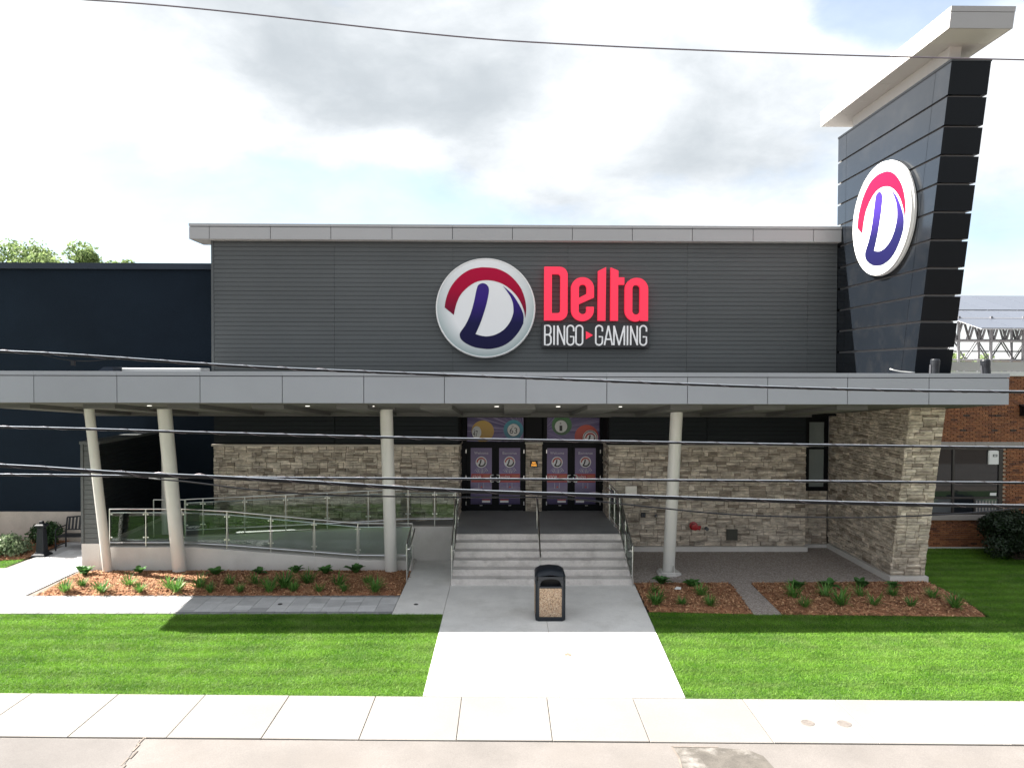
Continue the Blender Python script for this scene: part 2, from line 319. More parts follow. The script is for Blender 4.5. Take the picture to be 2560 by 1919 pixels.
def ray_mat(name, cx, cz, base, light, amp):
    m = bpy.data.materials.new(name); m.use_nodes = True; t = m.node_tree; N = t.nodes; L = t.links
    p = N['Principled BSDF']; p.inputs['Roughness'].default_value = .35
    g = N.new('ShaderNodeNewGeometry'); s = N.new('ShaderNodeSeparateXYZ'); L.new(g.outputs['Position'], s.inputs[0])
    dx = N.new('ShaderNodeMath'); dx.operation = 'SUBTRACT'; L.new(s.outputs[0], dx.inputs[0]); dx.inputs[1].default_value = cx
    dz = N.new('ShaderNodeMath'); dz.operation = 'SUBTRACT'; L.new(s.outputs[2], dz.inputs[0]); dz.inputs[1].default_value = cz
    at = N.new('ShaderNodeMath'); at.operation = 'ARCTAN2'; L.new(dz.outputs[0], at.inputs[0]); L.new(dx.outputs[0], at.inputs[1])
    n = N.new('ShaderNodeTexNoise'); n.noise_dimensions = '1D'; L.new(at.outputs[0], n.inputs['W']); n.inputs['Scale'].default_value = 9; n.inputs['Detail'].default_value = 4; n.inputs['Roughness'].default_value = .75
    mr = N.new('ShaderNodeMapRange'); L.new(n.outputs['Fac'], mr.inputs[0]); mr.inputs[1].default_value = .45; mr.inputs[2].default_value = .75; mr.inputs[4].default_value = amp
    mx = N.new('ShaderNodeMix'); mx.data_type = 'RGBA'; L.new(mr.outputs[0], mx.inputs[0]); mx.inputs[6].default_value = (*base, 1); mx.inputs[7].default_value = (*light, 1)
    L.new(mx.outputs[2], p.inputs['Base Color']); MATS[name] = m
ray_mat('transom_print', .67, 3.62, (.045, .025, .125), (.30, .25, .40), .9)
ray_mat('transom_print_b', 1.28, 3.62, (.045, .025, .125), (.30, .25, .40), .9)
def ball_mat(name, c, z0, z1, c2):
    m = bpy.data.materials.new(name); m.use_nodes = True; t = m.node_tree; N = t.nodes; L = t.links
    p = N['Principled BSDF']; p.inputs['Roughness'].default_value = .35
    g = N.new('ShaderNodeNewGeometry'); s = N.new('ShaderNodeSeparateXYZ'); L.new(g.outputs['Position'], s.inputs[0])
    mr = N.new('ShaderNodeMapRange'); L.new(s.outputs[2], mr.inputs[0]); mr.inputs[1].default_value = z0; mr.inputs[2].default_value = z1
    mx = N.new('ShaderNodeMix'); mx.data_type = 'RGBA'; L.new(mr.outputs[0], mx.inputs[0]); mx.inputs[6].default_value = (*c2, 1); mx.inputs[7].default_value = (*c, 1)
    L.new(mx.outputs[2], p.inputs['Base Color']); MATS[name] = m
ball_mat('ball_yellow', (.55, .34, .05), 3.3, 3.95, (.27, .14, .012)); ball_mat('ball_blue', (.018, .24, .33), 3.3, 3.95, (.006, .06, .12))
ball_mat('ball_green', (.03, .16, .035), 3.4, 4.05, (.008, .04, .012)); ball_mat('ball_red', (.52, .055, .018), 3.26, 3.8, (.22, .008, .007))
def poster_mat(name, cx):
    m = bpy.data.materials.new(name); m.use_nodes = True; t = m.node_tree; N = t.nodes; L = t.links
    p = N['Principled BSDF']; p.inputs['Roughness'].default_value = .3; p.inputs['Coat Weight'].default_value = .2; p.inputs['Coat Roughness'].default_value = .04
    g = N.new('ShaderNodeNewGeometry'); s = N.new('ShaderNodeSeparateXYZ'); L.new(g.outputs['Position'], s.inputs[0])
    mr = N.new('ShaderNodeMapRange'); L.new(s.outputs[2], mr.inputs[0]); mr.inputs[1].default_value = 1.2; mr.inputs[2].default_value = 3.06
    cr = N.new('ShaderNodeValToRGB'); L.new(mr.outputs[0], cr.inputs[0]); e = cr.color_ramp.elements
    e[0].position = 0; e[0].color = (.028, .018, .075, 1); e[1].position = 1; e[1].color = (.10, .07, .18, 1)
    q = e.new(.45); q.color = (.135, .095, .25, 1)
    L.new(cr.outputs[0], p.inputs['Base Color']); MATS[name] = m
poster_mat('poster_print', 0)

# ------------------------------------------------------------------ mesh helpers
class MB:
    def __init__(s): s.v = []; s.f = []; s.m = []; s.mats = []
    def mi(s, m):
        if m is None: m = s.mats[0] if s.mats else None
        if m not in s.mats: s.mats.append(m)
        return s.mats.index(m)
    def add(s, vs, fs, m=None):
        k = len(s.v); i = s.mi(m)
        s.v.extend(tuple(p) for p in vs); s.f.extend(tuple(k + q for q in f) for f in fs); s.m.extend([i] * len(fs)); return s
    def hexa(s, p, m=None):
        return s.add(p, [(0, 3, 2, 1), (4, 5, 6, 7), (0, 1, 5, 4), (1, 2, 6, 5), (2, 3, 7, 6), (3, 0, 4, 7)], m)
    def box(s, x0, x1, y0, y1, z0, z1, m=None):
        return s.hexa([(x0, y0, z0), (x1, y0, z0), (x1, y1, z0), (x0, y1, z0), (x0, y0, z1), (x1, y0, z1), (x1, y1, z1), (x0, y1, z1)], m)
    def cbox(s, x0, x1, y0, y1, z0, z1, c=.01, m=None):
        """box whose vertical edges and top edge are chamfered"""
        def ring(z, i): return [(x0 + c + i, y0 + i, z), (x1 - c - i, y0 + i, z), (x1 - i, y0 + c + i, z), (x1 - i, y1 - c - i, z), (x1 - c - i, y1 - i, z), (x0 + c + i, y1 - i, z), (x0 + i, y1 - c - i, z), (x0 + i, y0 + c + i, z)]
        return s.loft([ring(z0, 0), ring(z1 - c, 0), ring(z1, c)], m)
    def loft(s, rings, m=None, cap=True):
        n = len(rings[0]); vs = [p for r_ in rings for p in r_]; fs = []
        for i in range(len(rings) - 1):
            for j in range(n):
                a = i * n + j; b = i * n + (j + 1) % n; fs.append((a, b, b + n, a + n))
        if cap: fs.append(tuple(range(n))[::-1]); fs.append(tuple((len(rings) - 1) * n + j for j in range(n)))
        return s.add(vs, fs, m)
    def prism(s, poly, ax, a, b, m=None):
        def P(p, t): return {'x': (t, p[0], p[1]), 'y': (p[0], t, p[1]), 'z': (p[0], p[1], t)}[ax]
        n = len(poly)
        return s.add([P(p, a) for p in poly] + [P(p, b) for p in poly],
                     [tuple(range(n))[::-1], tuple(range(n, 2 * n))] + [(i, (i + 1) % n, (i + 1) % n + n, i + n) for i in range(n)], m)
    def tube(s, pts, r, n=10, m=None, cap=True):
        pts = [Vector(p) for p in pts]; rs = r if isinstance(r, (list, tuple)) else [r] * len(pts)
        rings = []; ref = None
        for i, p in enumerate(pts):
            d = (pts[min(i + 1, len(pts) - 1)] - pts[max(i - 1, 0)]).normalized()
            if ref is None: ref = Vector((0, 0, 1)) if abs(d.z) < .9 else Vector((1, 0, 0))
            a = (ref - d * ref.dot(d)).normalized(); b = d.cross(a); ref = a
            rings.append([p + (a * math.cos(t) + b * math.sin(t)) * rs[i] for t in [2 * math.pi * k / n for k in range(n)]])
        return s.loft(rings, m, cap)
    def lathe(s, prof, cx, cy, n=20, m=None, rot=0, axis='z'):
        rings = [[(cx + r_ * math.cos(rot + 2 * math.pi * k / n), cy + r_ * math.sin(rot + 2 * math.pi * k / n), z) for k in range(n)] for r_, z in prof]
        return s.loft(rings, m)
    def mesh(s, name, smooth=False):
        me = bpy.data.meshes.new(name); me.from_pydata(s.v, [], s.f)
        for m in s.mats: me.materials.append(MATS[m] if m else None)
        if len(s.mats) > 1: me.polygons.foreach_set('material_index', s.m)
        if smooth: me.polygons.foreach_set('use_smooth', [True] * len(s.f))
        me.update(); return me
    def build(s, name, parent=None, smooth=False, bevel=0, autos=False, recalc=False):
        me = s.mesh(name, smooth)
        if recalc:
            bm = bmesh.new(); bm.from_mesh(me); bmesh.ops.recalc_face_normals(bm, faces=bm.faces); bm.to_mesh(me); bm.free()
        o = bpy.data.objects.new(name, me); COL.objects.link(o); attach(o, parent)
        if bevel:
            b = o.modifiers.new('bevel', 'BEVEL'); b.width = bevel; b.segments = 2; b.limit_method = 'ANGLE'
        if autos: me.set_sharp_from_angle(angle=R(40))
        return o
def attach(o, parent):
    if parent is not None:
        o.parent = parent
        if parent.type == 'EMPTY': o.location = -parent.location if 'local' not in parent else (0, 0, 0)
def tag(o, label, cat, group=None, kind=None):
    o['label'] = label; o['category'] = cat
    if group: o['group'] = group
    if kind: o['kind'] = kind
    return o
def thing(name, loc, label, cat, group=None, local=False):
    o = bpy.data.objects.new(name, None); o.empty_display_size = .2; COL.objects.link(o); o.location = loc
    tag(o, label, cat, group); LOCAL[o.name] = local; return o
LOCAL = {}
_att = attach
def attach(o, parent):
    if parent is None: return
    o.parent = parent
    if parent.type == 'EMPTY' and not LOCAL.get(parent.name): o.location = -parent.location
def structure(o, label, cat): o['kind'] = 'structure'; o['label'] = label; o['category'] = cat; return o
ORD = ['first', 'second', 'third', 'fourth', 'fifth', 'sixth', 'seventh', 'eighth', 'ninth', 'tenth', 'eleventh', 'twelfth', 'thirteenth', 'fourteenth']

def text_geo(body, extrude=.004):
    cu = bpy.data.curves.new('t', 'FONT'); cu.body = body; cu.align_x = 'CENTER'; cu.align_y = 'CENTER'; cu.size = 1; cu.extrude = extrude; cu.resolution_u = 3
    return curve_geo(cu)
def curve_geo(cu):
    ob = bpy.data.objects.new('t', cu); COL.objects.link(ob)
    dg = bpy.context.evaluated_depsgraph_get(); me = bpy.data.meshes.new_from_object(ob.evaluated_get(dg))
    v = [tuple(p.co) for p in me.vertices]; f = [tuple(p.vertices) for p in me.polygons]
    bpy.data.objects.remove(ob); bpy.data.curves.remove(cu); bpy.data.meshes.remove(me)
    return v, f
def fill_geo(loops, extrude):
    cu = bpy.data.curves.new('c', 'CURVE'); cu.dimensions = '2D'; cu.fill_mode = 'BOTH'; cu.extrude = extrude
    for lp in loops:
        sp = cu.splines.new('POLY'); sp.points.add(len(lp) - 1)
        for i, p in enumerate(lp): sp.points[i].co = (p[0], p[1], 0, 1)
        sp.use_cyclic_u = True
    return curve_geo(cu)
def put_text(mb, body, cx, y, cz, w, h, m, extrude=.003, bold=0):
    v, f = text_geo(body, 1.0); xs = [p[0] for p in v]; ys = [p[1] for p in v]
    x0, x1, y0, y1 = min(xs), max(xs), min(ys), max(ys)
    mb.add([(cx + ((p[0] - x0) / (x1 - x0) - .5) * w, y - p[2] * extrude, cz + ((p[1] - y0) / (y1 - y0) - .5) * h) for p in v], f, m)
def smooth_loop(pts, k=6, corners=()):
    out = []; n = len(pts)
    for i in range(n):
        p0, p1, p2, p3 = [Vector(pts[(i + d) % n]) for d in (-1, 0, 1, 2)]
        if i in corners: p0 = p1
        if (i + 1) % n in corners: p3 = p2
        for j in range(k):
            t = j / k
            out.append(tuple(.5 * ((2 * p1) + (p2 - p0) * t + (2 * p0 - 5 * p1 + 4 * p2 - p3) * t * t + (3 * p1 - p0 - 3 * p2 + p3) * t ** 3)))
    return out
def in_poly(x, y, poly):
    c = np.zeros(len(x), bool); n = len(poly); j = n - 1
    for i in range(n):
        xi, yi = poly[i]; xj, yj = poly[j]
        with np.errstate(divide='ignore', invalid='ignore'):
            c ^= ((yi > y) != (yj > y)) & (x < (xj - xi) * (y - yi) / (yj - yi + 1e-12) + xi)
        j = i
    return c
def fast_mesh(name, verts, nper, mats, rnd=None, smooth=False):
    """verts (N,nper,3): separate polygons of nper corners"""
    n = len(verts); me = bpy.data.meshes.new(name)
    me.vertices.add(n * nper); me.vertices.foreach_set('co', verts.astype(np.float32).ravel())
    me.loops.add(n * nper); me.loops.foreach_set('vertex_index', np.arange(n * nper, dtype=np.int32))
    me.polygons.add(n); me.polygons.foreach_set('loop_start', np.arange(n, dtype=np.int32) * nper)
    me.update(calc_edges=True)
    if rnd is not None:
        a = me.attributes.new('rnd', 'FLOAT', 'FACE'); a.data.foreach_set('value', rnd.astype(np.float32))
    for m in mats: me.materials.append(MATS[m])
    return me
def add_obj(name, me, parent=None):
    o = bpy.data.objects.new(name, me); COL.objects.link(o); attach(o, parent); return o

# ================================================================== GROUND
WALK_L, WALK_R0, WALK_R1 = -1.38, 3.12, 3.43
def far_edge(x): return 12.26 - .0225 * x
def near_edge(x): return 10.80 - .0216 * x
o = MB().box(-400, 400, -60, 900, -.5, -.09, 'soil').build('ground'); structure(o, 'bare ground sheet under lawns, walks and buildings', 'ground')
mb = MB().prism([(-60, 2), (60, 2), (60, near_edge(60) - .02), (-60, near_edge(-60) - .02)], 'z', -.3, -.012, 'road')
road = mb.build('road'); structure(road, 'pale worn road apron along the bottom of the picture', 'road')
MB().prism([(-60, 2), (-5.2, 2), (-5.34, 10.0), (-5.5, 10.86), (-60, 12.0)], 'z', -.011, -.006, 'road_left').build('apron_slab', road)
crk = MB()
for i in range(10):
    t = i / 9; y = 9.2 + t * 1.7; x = -5.27 - .12 * (y - 9.2) + .03 * math.sin(i * 2.3)
    crk.box(x - .012, x + .012, y, y + .21, -.006, -.002, 'joint')
crk.build('crack', road)
MB().prism([(2.50, 9.0), (3.84, 9.0), (3.83, 10.02), (3.79, 10.35), (3.62, 10.52), (3.2, 10.57), (2.53, 10.59), (2.55, 10.3)], 'z', -.011, -.003, 'road_patch').build('patch', road)
mb = MB()
pl = [(2.545, 9.0), (2.52, 10.02), (2.55, 10.3), (2.515, 10.61), (3.2, 10.59)]
for a, b in zip(pl[:-1], pl[1:]):
    d = Vector((b[0] - a[0], b[1] - a[1])).normalized(); nn = Vector((-d.y, d.x)) * .012
    mb.add([(a[0] - nn.x, a[1] - nn.y, .001), (a[0] + nn.x, a[1] + nn.y, .001), (b[0] + nn.x, b[1] + nn.y, .001), (b[0] - nn.x, b[1] - nn.y, .001)], [(0, 1, 2, 3)], 'joint')
mb.build('patch_crack', road)
# sidewalk slabs
sw = MB().prism([(-40, near_edge(-40) - .01), (40, near_edge(40) - .01), (40, far_edge(40)), (-40, far_edge(-40))], 'z', -.3, -.03, 'joint').build('sidewalk')
structure(sw, 'pale concrete sidewalk of square slabs along the lawn', 'sidewalk')
jx = [-14.2, -12.68, -11.17, -9.66, -8.15, -6.64, -5.13, -3.68, -2.19, -.71, .75, 2.22, 4.09, 5.67, 7.64, 9.2, 10.7, 12.2]
for a, b in zip(jx[:-1], jx[1:]):
    g = .0055
    mb = MB(); dz = random.uniform(-.003, .003)
    pts = [(a + g, near_edge(a) + random.uniform(0, .012)), (b - g, near_edge(b) + random.uniform(0, .012)), (b - g, far_edge(b) - .01), (a + g, far_edge(a) - .01)]
    mb.prism(pts, 'z', -.12, .0 + dz, 'side_concrete'); mb.build('slab', sw, bevel=.006)
# entrance walk
wk = MB().box(WALK_L, WALK_R0 - .02, 12.4, 18.6, -.3, -.03, 'joint').build('walkway'); structure(wk, 'wide pale concrete walkway from the sidewalk to the steps', 'walkway')
cx0 = .97
def wr(y): return WALK_R0 + (WALK_R1 - WALK_R0) * (y - 12.3) / 6.35
MB().prism([(WALK_L, far_edge(-1.4) + .004), (cx0 - .004, far_edge(1) + .004), (cx0 - .004, 18.72), (WALK_L, 18.72)], 'z', -.1, .004, 'concrete_walk').build('slab', wk, bevel=.005)
MB().prism([(cx0 + .004, far_edge(1) + .004), (wr(12.3), far_edge(3.1) + .004), (wr(18.72), 18.72), (cx0 + .004, 18.72)], 'z', -.1, .004, 'concrete_walk').build('slab', wk, bevel=.005)
MB().prism([(-2.56, 16.47), (WALK_L - .008, 16.47), (WALK_L - .008, 21.1), (-2.56, 21.1)], 'z', -.1, .003, 'concrete_walk').build('slab', wk, bevel=.005)
mb = MB()
for k in range(28):
    t = math.pi * 2 * k / 28
    r1, r2 = .135, .105
    t2 = math.pi * 2 * (k + 1) / 28
    if 3 < k < 22: mb.add([(1.36 + r * math.cos(a) * 1.15, 14.05 + r * math.sin(a), .0075) for r, a in ((r1, t), (r1, t2), (r2, t2), (r2, t))], [(0, 1, 2, 3)], 'stain')
mb.add([(1.25, 14.03, .0078), (1.33, 13.98, .0078), (1.36, 14.09, .0078), (1.30, 14.12, .0078), (1.20, 14.1, .0078)], [(0, 1, 2, 3, 4)], 'stain')
mb.build('stain', wk)
def lid(x, y, r, z, label, mname='lid'):
    o = MB().lathe([(r, -.05), (r, 0), (r * .86, .004), (r * .84, .001), (.001, .001)], 0, 0, 24, mname).build('utility_cover'); o.location = (x, y, z)
    tag(o, label, 'utility cover', 'round covers set in the paving')
lid(4.85, 11.31, .105, .003, 'pale round utility lid in sidewalk, left one of the pair')
lid(5.42, 11.28, .112, .003, 'darker ringed utility lid in sidewalk, right one of the pair')
lid(-5.33, 17.14, .055, .012, 'small dark round cap in the grey pavers beside left flower bed', 'frame_brown')
lid(-2.09, 17.13, .055, .006, 'small dark round cap in the concrete path beside the pavers', 'frame_brown')

# pavers
PATH = [(-15.2, 16.5), (-2.57, 16.5), (-2.57, 17.80), (-11.6, 17.80), (-11.73, 19.75), (-11.73, 23.3), (-14.15, 23.3), (-14.02, 21.6), (-14.08, 20.1), (-15.2, 19.2)]
pv = MB().prism(PATH, 'z', -.3, -.02, 'joint').build('paver_path'); structure(pv, 'grey rectangular paver path in front of left flower bed', 'paver path')
unit = {}
for L_ in (.28, .42, .56):
    unit[L_] = MB().cbox(.003, .417, .003, L_ - .003, 0, .06, .006, 'paver').mesh('paver')
edge_me = MB().cbox(.003, .297, .003, .122, 0, .06, .006, 'paver_edge').mesh('paver')
x = -2.57 - .42
while x > -15.2:
    y = 16.63 - random.choice((0, .14, .28)) if x > -11.9 else 16.5 - random.random() * .3
    ytop = 17.68 if x > -11.9 else 23.2
    while y < ytop:
        L_ = random.choice((.28, .42, .42, .56)); xc, yc = x + .21, y + L_ / 2
        if x > -11.9: ok = y >= 16.62 and y + L_ <= 17.69
        else: ok = bool(in_poly(np.array([xc]), np.array([yc]), PATH)[0])
        if x > -11.9 and not ok:
            y0 = max(y, 16.63); y1 = min(y + L_, 17.68)
            if y1 - y0 > .06:
                o = add_obj('paver', unit[.42], pv); o.location = (x, y0, -.055 + random.uniform(-.002, .002)); o.scale = (1, (y1 - y0) / .42, 1)
        elif ok:
            o = add_obj('paver', unit[L_], pv); o.location = (x, y, -.055 + random.uniform(-.002, .002))
        y += L_
    x -= .42
x = -2.57 - .3
while x > -11.9:
    for yy in (16.5, 17.685):
        o = add_obj('paver', edge_me, pv); o.location = (x, yy, -.053)
    x -= .3
# gravel apron and strip
gr = MB().prism([(3.43, 18.85), (6.0, 18.85), (5.77, 16.42), (6.42, 16.42), (6.52, 18.85), (10.25, 18.85), (10.25, 22.8), (3.3, 22.8)], 'z', -.3, -.004, 'gravel').build('gravel_apron')
structure(gr, 'exposed aggregate apron and narrow strip beside the stone wall', 'gravel')

# mulch beds
BED_L = [(-11.55, 17.80), (-2.58, 17.80), (-2.58, 19.99), (-11.25, 19.99), (-11.70, 19.7)]
BED_R1 = [(3.40, 16.62), (5.76, 16.45), (5.98, 18.84), (3.46, 18.84)]
BED_R2 = [(6.43, 16.42), (11.05, 16.27), (11.3, 17.6), (11.28, 18.95), (6.54, 18.84)]
BED_W = [(-19, 20.9), (-15.2, 21.0), (-14.12, 21.35), (-14.17, 23.6), (-19, 23.6)]
def bed(poly, label, chips, mound=.07):
    xs = [p[0] for p in poly]; ys = [p[1] for p in poly]
    nx, ny = int((max(xs) - min(xs)) / .09) + 2, int((max(ys) - min(ys)) / .09) + 2
    bm = bmesh.new(); f = bm.faces.new([bm.verts.new((p[0], p[1], 0)) for p in poly]); bmesh.ops.triangulate(bm, faces=[f])
    for _ in range(5):
        lng = [e for e in bm.edges if e.calc_length() > .16]
        if not lng: break
        bmesh.ops.subdivide_edges(bm, edges=lng, cuts=1, use_grid_fill=False); bmesh.ops.triangulate(bm, faces=bm.faces[:])
    for v in bm.verts:
        d = min(edge_dist(v.co, poly), .35) / .35
        v.co.z = -.01 + mound * math.sin(d * math.pi / 2) + (random.uniform(-.012, .016) if d > .05 else 0)
    me = bpy.data.meshes.new('mulch_bed'); bm.normal_update()
    for fc in bm.faces:
        fc.smooth = True
        if fc.normal.z < 0: fc.normal_flip()
    bm.to_mesh(me); bm.free(); me.materials.append(MATS['mulch'])
    o = add_obj('mulch_bed', me); structure(o, label, 'mulch bed')
    n = int(chips * (max(xs) - min(xs)) * (max(ys) - min(ys)))
    px = RNG.uniform(min(xs), max(xs), n); py = RNG.uniform(min(ys), max(ys), n); k = in_poly(px, py, poly); px = px[k]; py = py[k]; n = len(px); px = px + RNG.normal(0, .02, n); py = py + RNG.normal(0, .02, n)
    ed = np.minimum(np.array([edge_dist((a, b), poly) for a, b in zip(px, py)]), .35) / .35
    pz = -.005 + mound * np.sin(ed * np.pi / 2) + RNG.uniform(0, .018, n)
    L_ = RNG.uniform(.018, .05, n); w = RNG.uniform(.006, .014, n); a = RNG.uniform(0, 6.283, n); el = RNG.normal(0, .35, n)
    d = np.stack([np.cos(a) * np.cos(el), np.sin(a) * np.cos(el), np.sin(el)], 1) * L_[:, None]
    s_ = np.stack([-np.sin(a), np.cos(a), RNG.normal(0, .4, n)], 1) * w[:, None]
    c = np.stack([px, py, pz], 1)
    V = np.stack([c - d - s_, c + d - s_ * .6, c + d * .9 + s_, c - d * .9 + s_ * .8], 1)
    co = add_obj('mulch_chips', fast_mesh('mulch_chips', V, 4, ['mulch_chip']), o); co['kind'] = 'stuff'
    return o
def edge_dist(p, poly):
    best = 9; n = len(poly)
    for i in range(n):
        ax, ay = poly[i]; bx, by = poly[(i + 1) % n]; dx, dy = bx - ax, by - ay
        t = max(0, min(1, ((p[0] - ax) * dx + (p[1] - ay) * dy) / (dx * dx + dy * dy))); best = min(best, math.hypot(p[0] - ax - t * dx, p[1] - ay - t * dy))
    return best
bed(BED_L, 'long mulch bed with plants in front of the ramp wall', 1000)
bed(BED_R1, 'short mulch bed right of the walkway by the column', 900)
bed(BED_R2, 'longer mulch bed in front of the stone pier', 900)
bed(BED_W, 'mulch bed against the dark building at far left', 500, .05)

# lawns
LAWN_L = [(-40, far_edge(-40)), (WALK_L, far_edge(WALK_L) + .005), (WALK_L - .005, 16.475), (-2.5, 16.49), (-15.2, 16.49), (-40, 16.49)]
LAWN_R = [(WALK_R0, far_edge(WALK_R0) + .005), (40, far_edge(40)), (40, 22.6), (11.4, 22.6), (11.35, 17.6), (11.15, 16.24), (6.4, 16.40), (3.36, 16.60)]
LAWN_S = [(-30, 19.3), (-15.2, 19.25), (-14.1, 20.12), (-14.13, 21.3), (-15.2, 20.95), (-30, 20.9)]
lawn_i = 0
for poly, vis, label, dens in ((LAWN_L, (-12.2, -1.3, 12.2, 16.6), 'sunny striped lawn left of the walkway', 5600), (LAWN_R, (3.0, 17.0, 11.9, 22.6), 'lawn right of the walkway, half in canopy shade', 4800),
                               (LAWN_S, (-16.5, -14, 19.2, 21.3), 'small sunlit lawn corner at far left edge', 2600)):
    o = MB().prism(poly, 'z', -.3, -.02, 'lawn_soil').build('lawn'); structure(o, label, 'lawn')
    x0, x1, y0, y1 = vis; n = int(dens * (x1 - x0) * (y1 - y0))
    px = RNG.uniform(x0, x1, n); py = RNG.uniform(y0, y1, n)
    keep = in_poly(px, py, poly) & (np.abs(px + .1) < py * .73 + .3); px = px[keep]; py = py[keep]; n = len(px)
    px = px + RNG.normal(0, .018, n); py = py + RNG.normal(0, .018, n)
    clump = np.sin(px * 3.1 + np.sin(py * 5.0)) * np.sin(py * 2.7 + np.cos(px * 1.9))
    h = RNG.uniform(.028, .058, n) * (1 + .18 * clump); w = RNG.uniform(.0035, .0065, n); a = RNG.uniform(0, 6.283, n)
    stripe = np.where(np.sin(py * 11.0 + .3 * np.sin(px * .5)) > 0, .35, -.35)
    lean = np.stack([RNG.normal(0, .7, n) + stripe, RNG.normal(0, .7, n) - .1, np.full(n, .8)], 1)
    base = np.stack([px, py, np.full(n, -.022)], 1); s_ = np.stack([np.cos(a), np.sin(a), np.zeros(n)], 1) * w[:, None]
    V = np.stack([base - s_, base + s_, base + lean * h[:, None]], 1)
    g = add_obj('grass_blades', fast_mesh('grass_blades', V, 3, ['grass'], RNG.uniform(0, 1, n)), o); g['kind'] = 'stuff'

# ================================================================== STONE VENEER
def make_stone():
    b = MB(); nu, nv = 4, 3; c = .03
    vs = []; top = {}
    for j in range(nv):
        for i in range(nu):
            u, v = i / (nu - 1), j / (nv - 1); e = i in (0, nu - 1) or j in (0, nv - 1)
            u_, v_ = c + u * (1 - 2 * c) + (random.uniform(-.02, .02)), .05 + v * .90 + random.uniform(-.02, .02)
            d = 1 - (random.uniform(.1, .3) if e else random.uniform(-.15, .12)); top[(i, j)] = len(vs); vs.append((u_, -d, v_))
    k = len(vs); per = [(i, 0) for i in range(nu)] + [(nu - 1, j) for j in range(1, nv)] + [(i, nv - 1) for i in range(nu - 2, -1, -1)] + [(0, j) for j in range(nv - 2, 0, -1)]
    for (i, j) in per: vs.append((i / (nu - 1) * .98 + .01, 0, j / (nv - 1) * .96 + .02))
    fs = [(top[(i, j)], top[(i + 1, j)], top[(i + 1, j + 1)], top[(i, j + 1)]) for j in range(nv - 1) for i in range(nu - 1)]
    m = len(per)
    for q in range(m):
        a, b_ = top[per[q]], top[per[(q + 1) % m]]; fs.append((b_, a, k + q, k + (q + 1) % m))
    b.add(vs, fs, 'stone'); return b
STONES = [make_stone() for _ in range(8)]; STONE_ME = [s.mesh('stone') for s in STONES]
def veneer_cells(w, h, band=.168):
    """ledge-stone layout: list of (u0,v0,u1,v1)"""
    out = []; v = 0
    while v < h - .02:
        b = min(band * random.uniform(.85, 1.15), h - v)
        if h - v - b < .06: b = h - v
        u = -random.uniform(0, .25)
        while u < w:
            cw = random.uniform(.22, .55); a, c = max(u, 0), min(u + cw, w)
            if w - c < .08: c = w
            k = random.random()
            if c - a > .03:
                if k < .10: out.append((a, v, c, v + b))
                elif k < .56:
                    t = v + b * random.uniform(.35, .65); out += [(a, v, c, t), (a, t, c, v + b)] if c - a < .42 or random.random() < .4 else [(a, v, c, t), (a, t, a + (c - a) * .5, v + b), (a + (c - a) * .5, t, c, v + b)]
                elif k < .82:
                    t1, t2 = v + b * .34, v + b * .67; out += [(a, v, c, t1), (a, t1, c, t2), (a, t2, c, v + b)]
                else:
                    mid = a + (c - a) * random.uniform(.25, .4); t = v + b * random.uniform(.4, .6); out += [(a, v, mid, v + b), (mid, v, c, t), (mid, t, c, v + b)]
            u = c if c >= w else u + cw
        v += b
    return out
def stone_items(org, ud, nd, vd, w, h, clip=None):
    org, ud, nd, vd = map(Vector, (org, ud, nd, vd)); items = []
    for (a, v0, c, v1) in veneer_cells(w, h):
        if clip:
            r_ = clip(a, v0, c, v1)
            if not r_: continue
            a, v0, c, v1 = r_
        dp = random.uniform(.02, .06); g = .004
        M = Matrix((ud * (c - a - g), -nd * dp, vd * (v1 - v0 - g))).transposed().to_4x4(); M.translation = org + ud * (a + g / 2) + vd * (v0 + g / 2)
        items.append(((c - a) * (v1 - v0), M, random.randrange(8)))
    return items
def lay_stones(items, parent, n=300):
    items.sort(key=lambda t: -t[0])
    for ar, M, k in items[:n]:
        o = bpy.data.objects.new('stone', STONE_ME[k]); COL.objects.link(o); o.parent = parent; o.matrix_local = M
    rest = MB()
    for ar, M, k in items[n:]:
        rest.add([M @ Vector(p) for p in STONES[k].v], STONES[k].f, 'stone')
    if rest.v:
        o = rest.build('smaller_stones', parent); o['kind'] = 'stuff'

# ================================================================== MAIN BUILDING
WY = 22.2
bl = thing('bingo_hall', (0.7, 23, 0), 'grey sided entrance building with stone base and wide flat roof cap', 'building')
# cores (walls)
mb = MB()
mb.box(-8.9, -1.42, WY + .06, 30, -.2, 3.3, 'stone_joint'); mb.build('stone_backing', bl)
MB().box(3.28, 9.36, WY + .06, 30, -.2, 3.3, 'stone_joint').build('stone_backing', bl)
mb = MB(); mb.box(-8.9, -1.36, WY + .08, 30, 3.3, 5.0, 'siding_back'); mb.box(3.22, 9.40, WY + .08, 30, 3.3, 5.0, 'siding_back')
mb.box(-8.9, 10.28, WY + .055, 23.0, 4.2, 9.56, 'siding_back'); mb.box(-8.9, 10.28, 23.0, 30, 4.2, 7.0, 'siding_back')
mb.box(-1.42, 3.28, 23.62, 30, -.2, 4.2, 'siding_back'); mb.box(9.36, 10.28, 22.74, 30, -.2, 4.3, 'stone_joint')
mb.box(10.28, 10.5, 22.262, 22.95, 4.2, 9.5, 'siding_back'); mb.build('wall', bl)
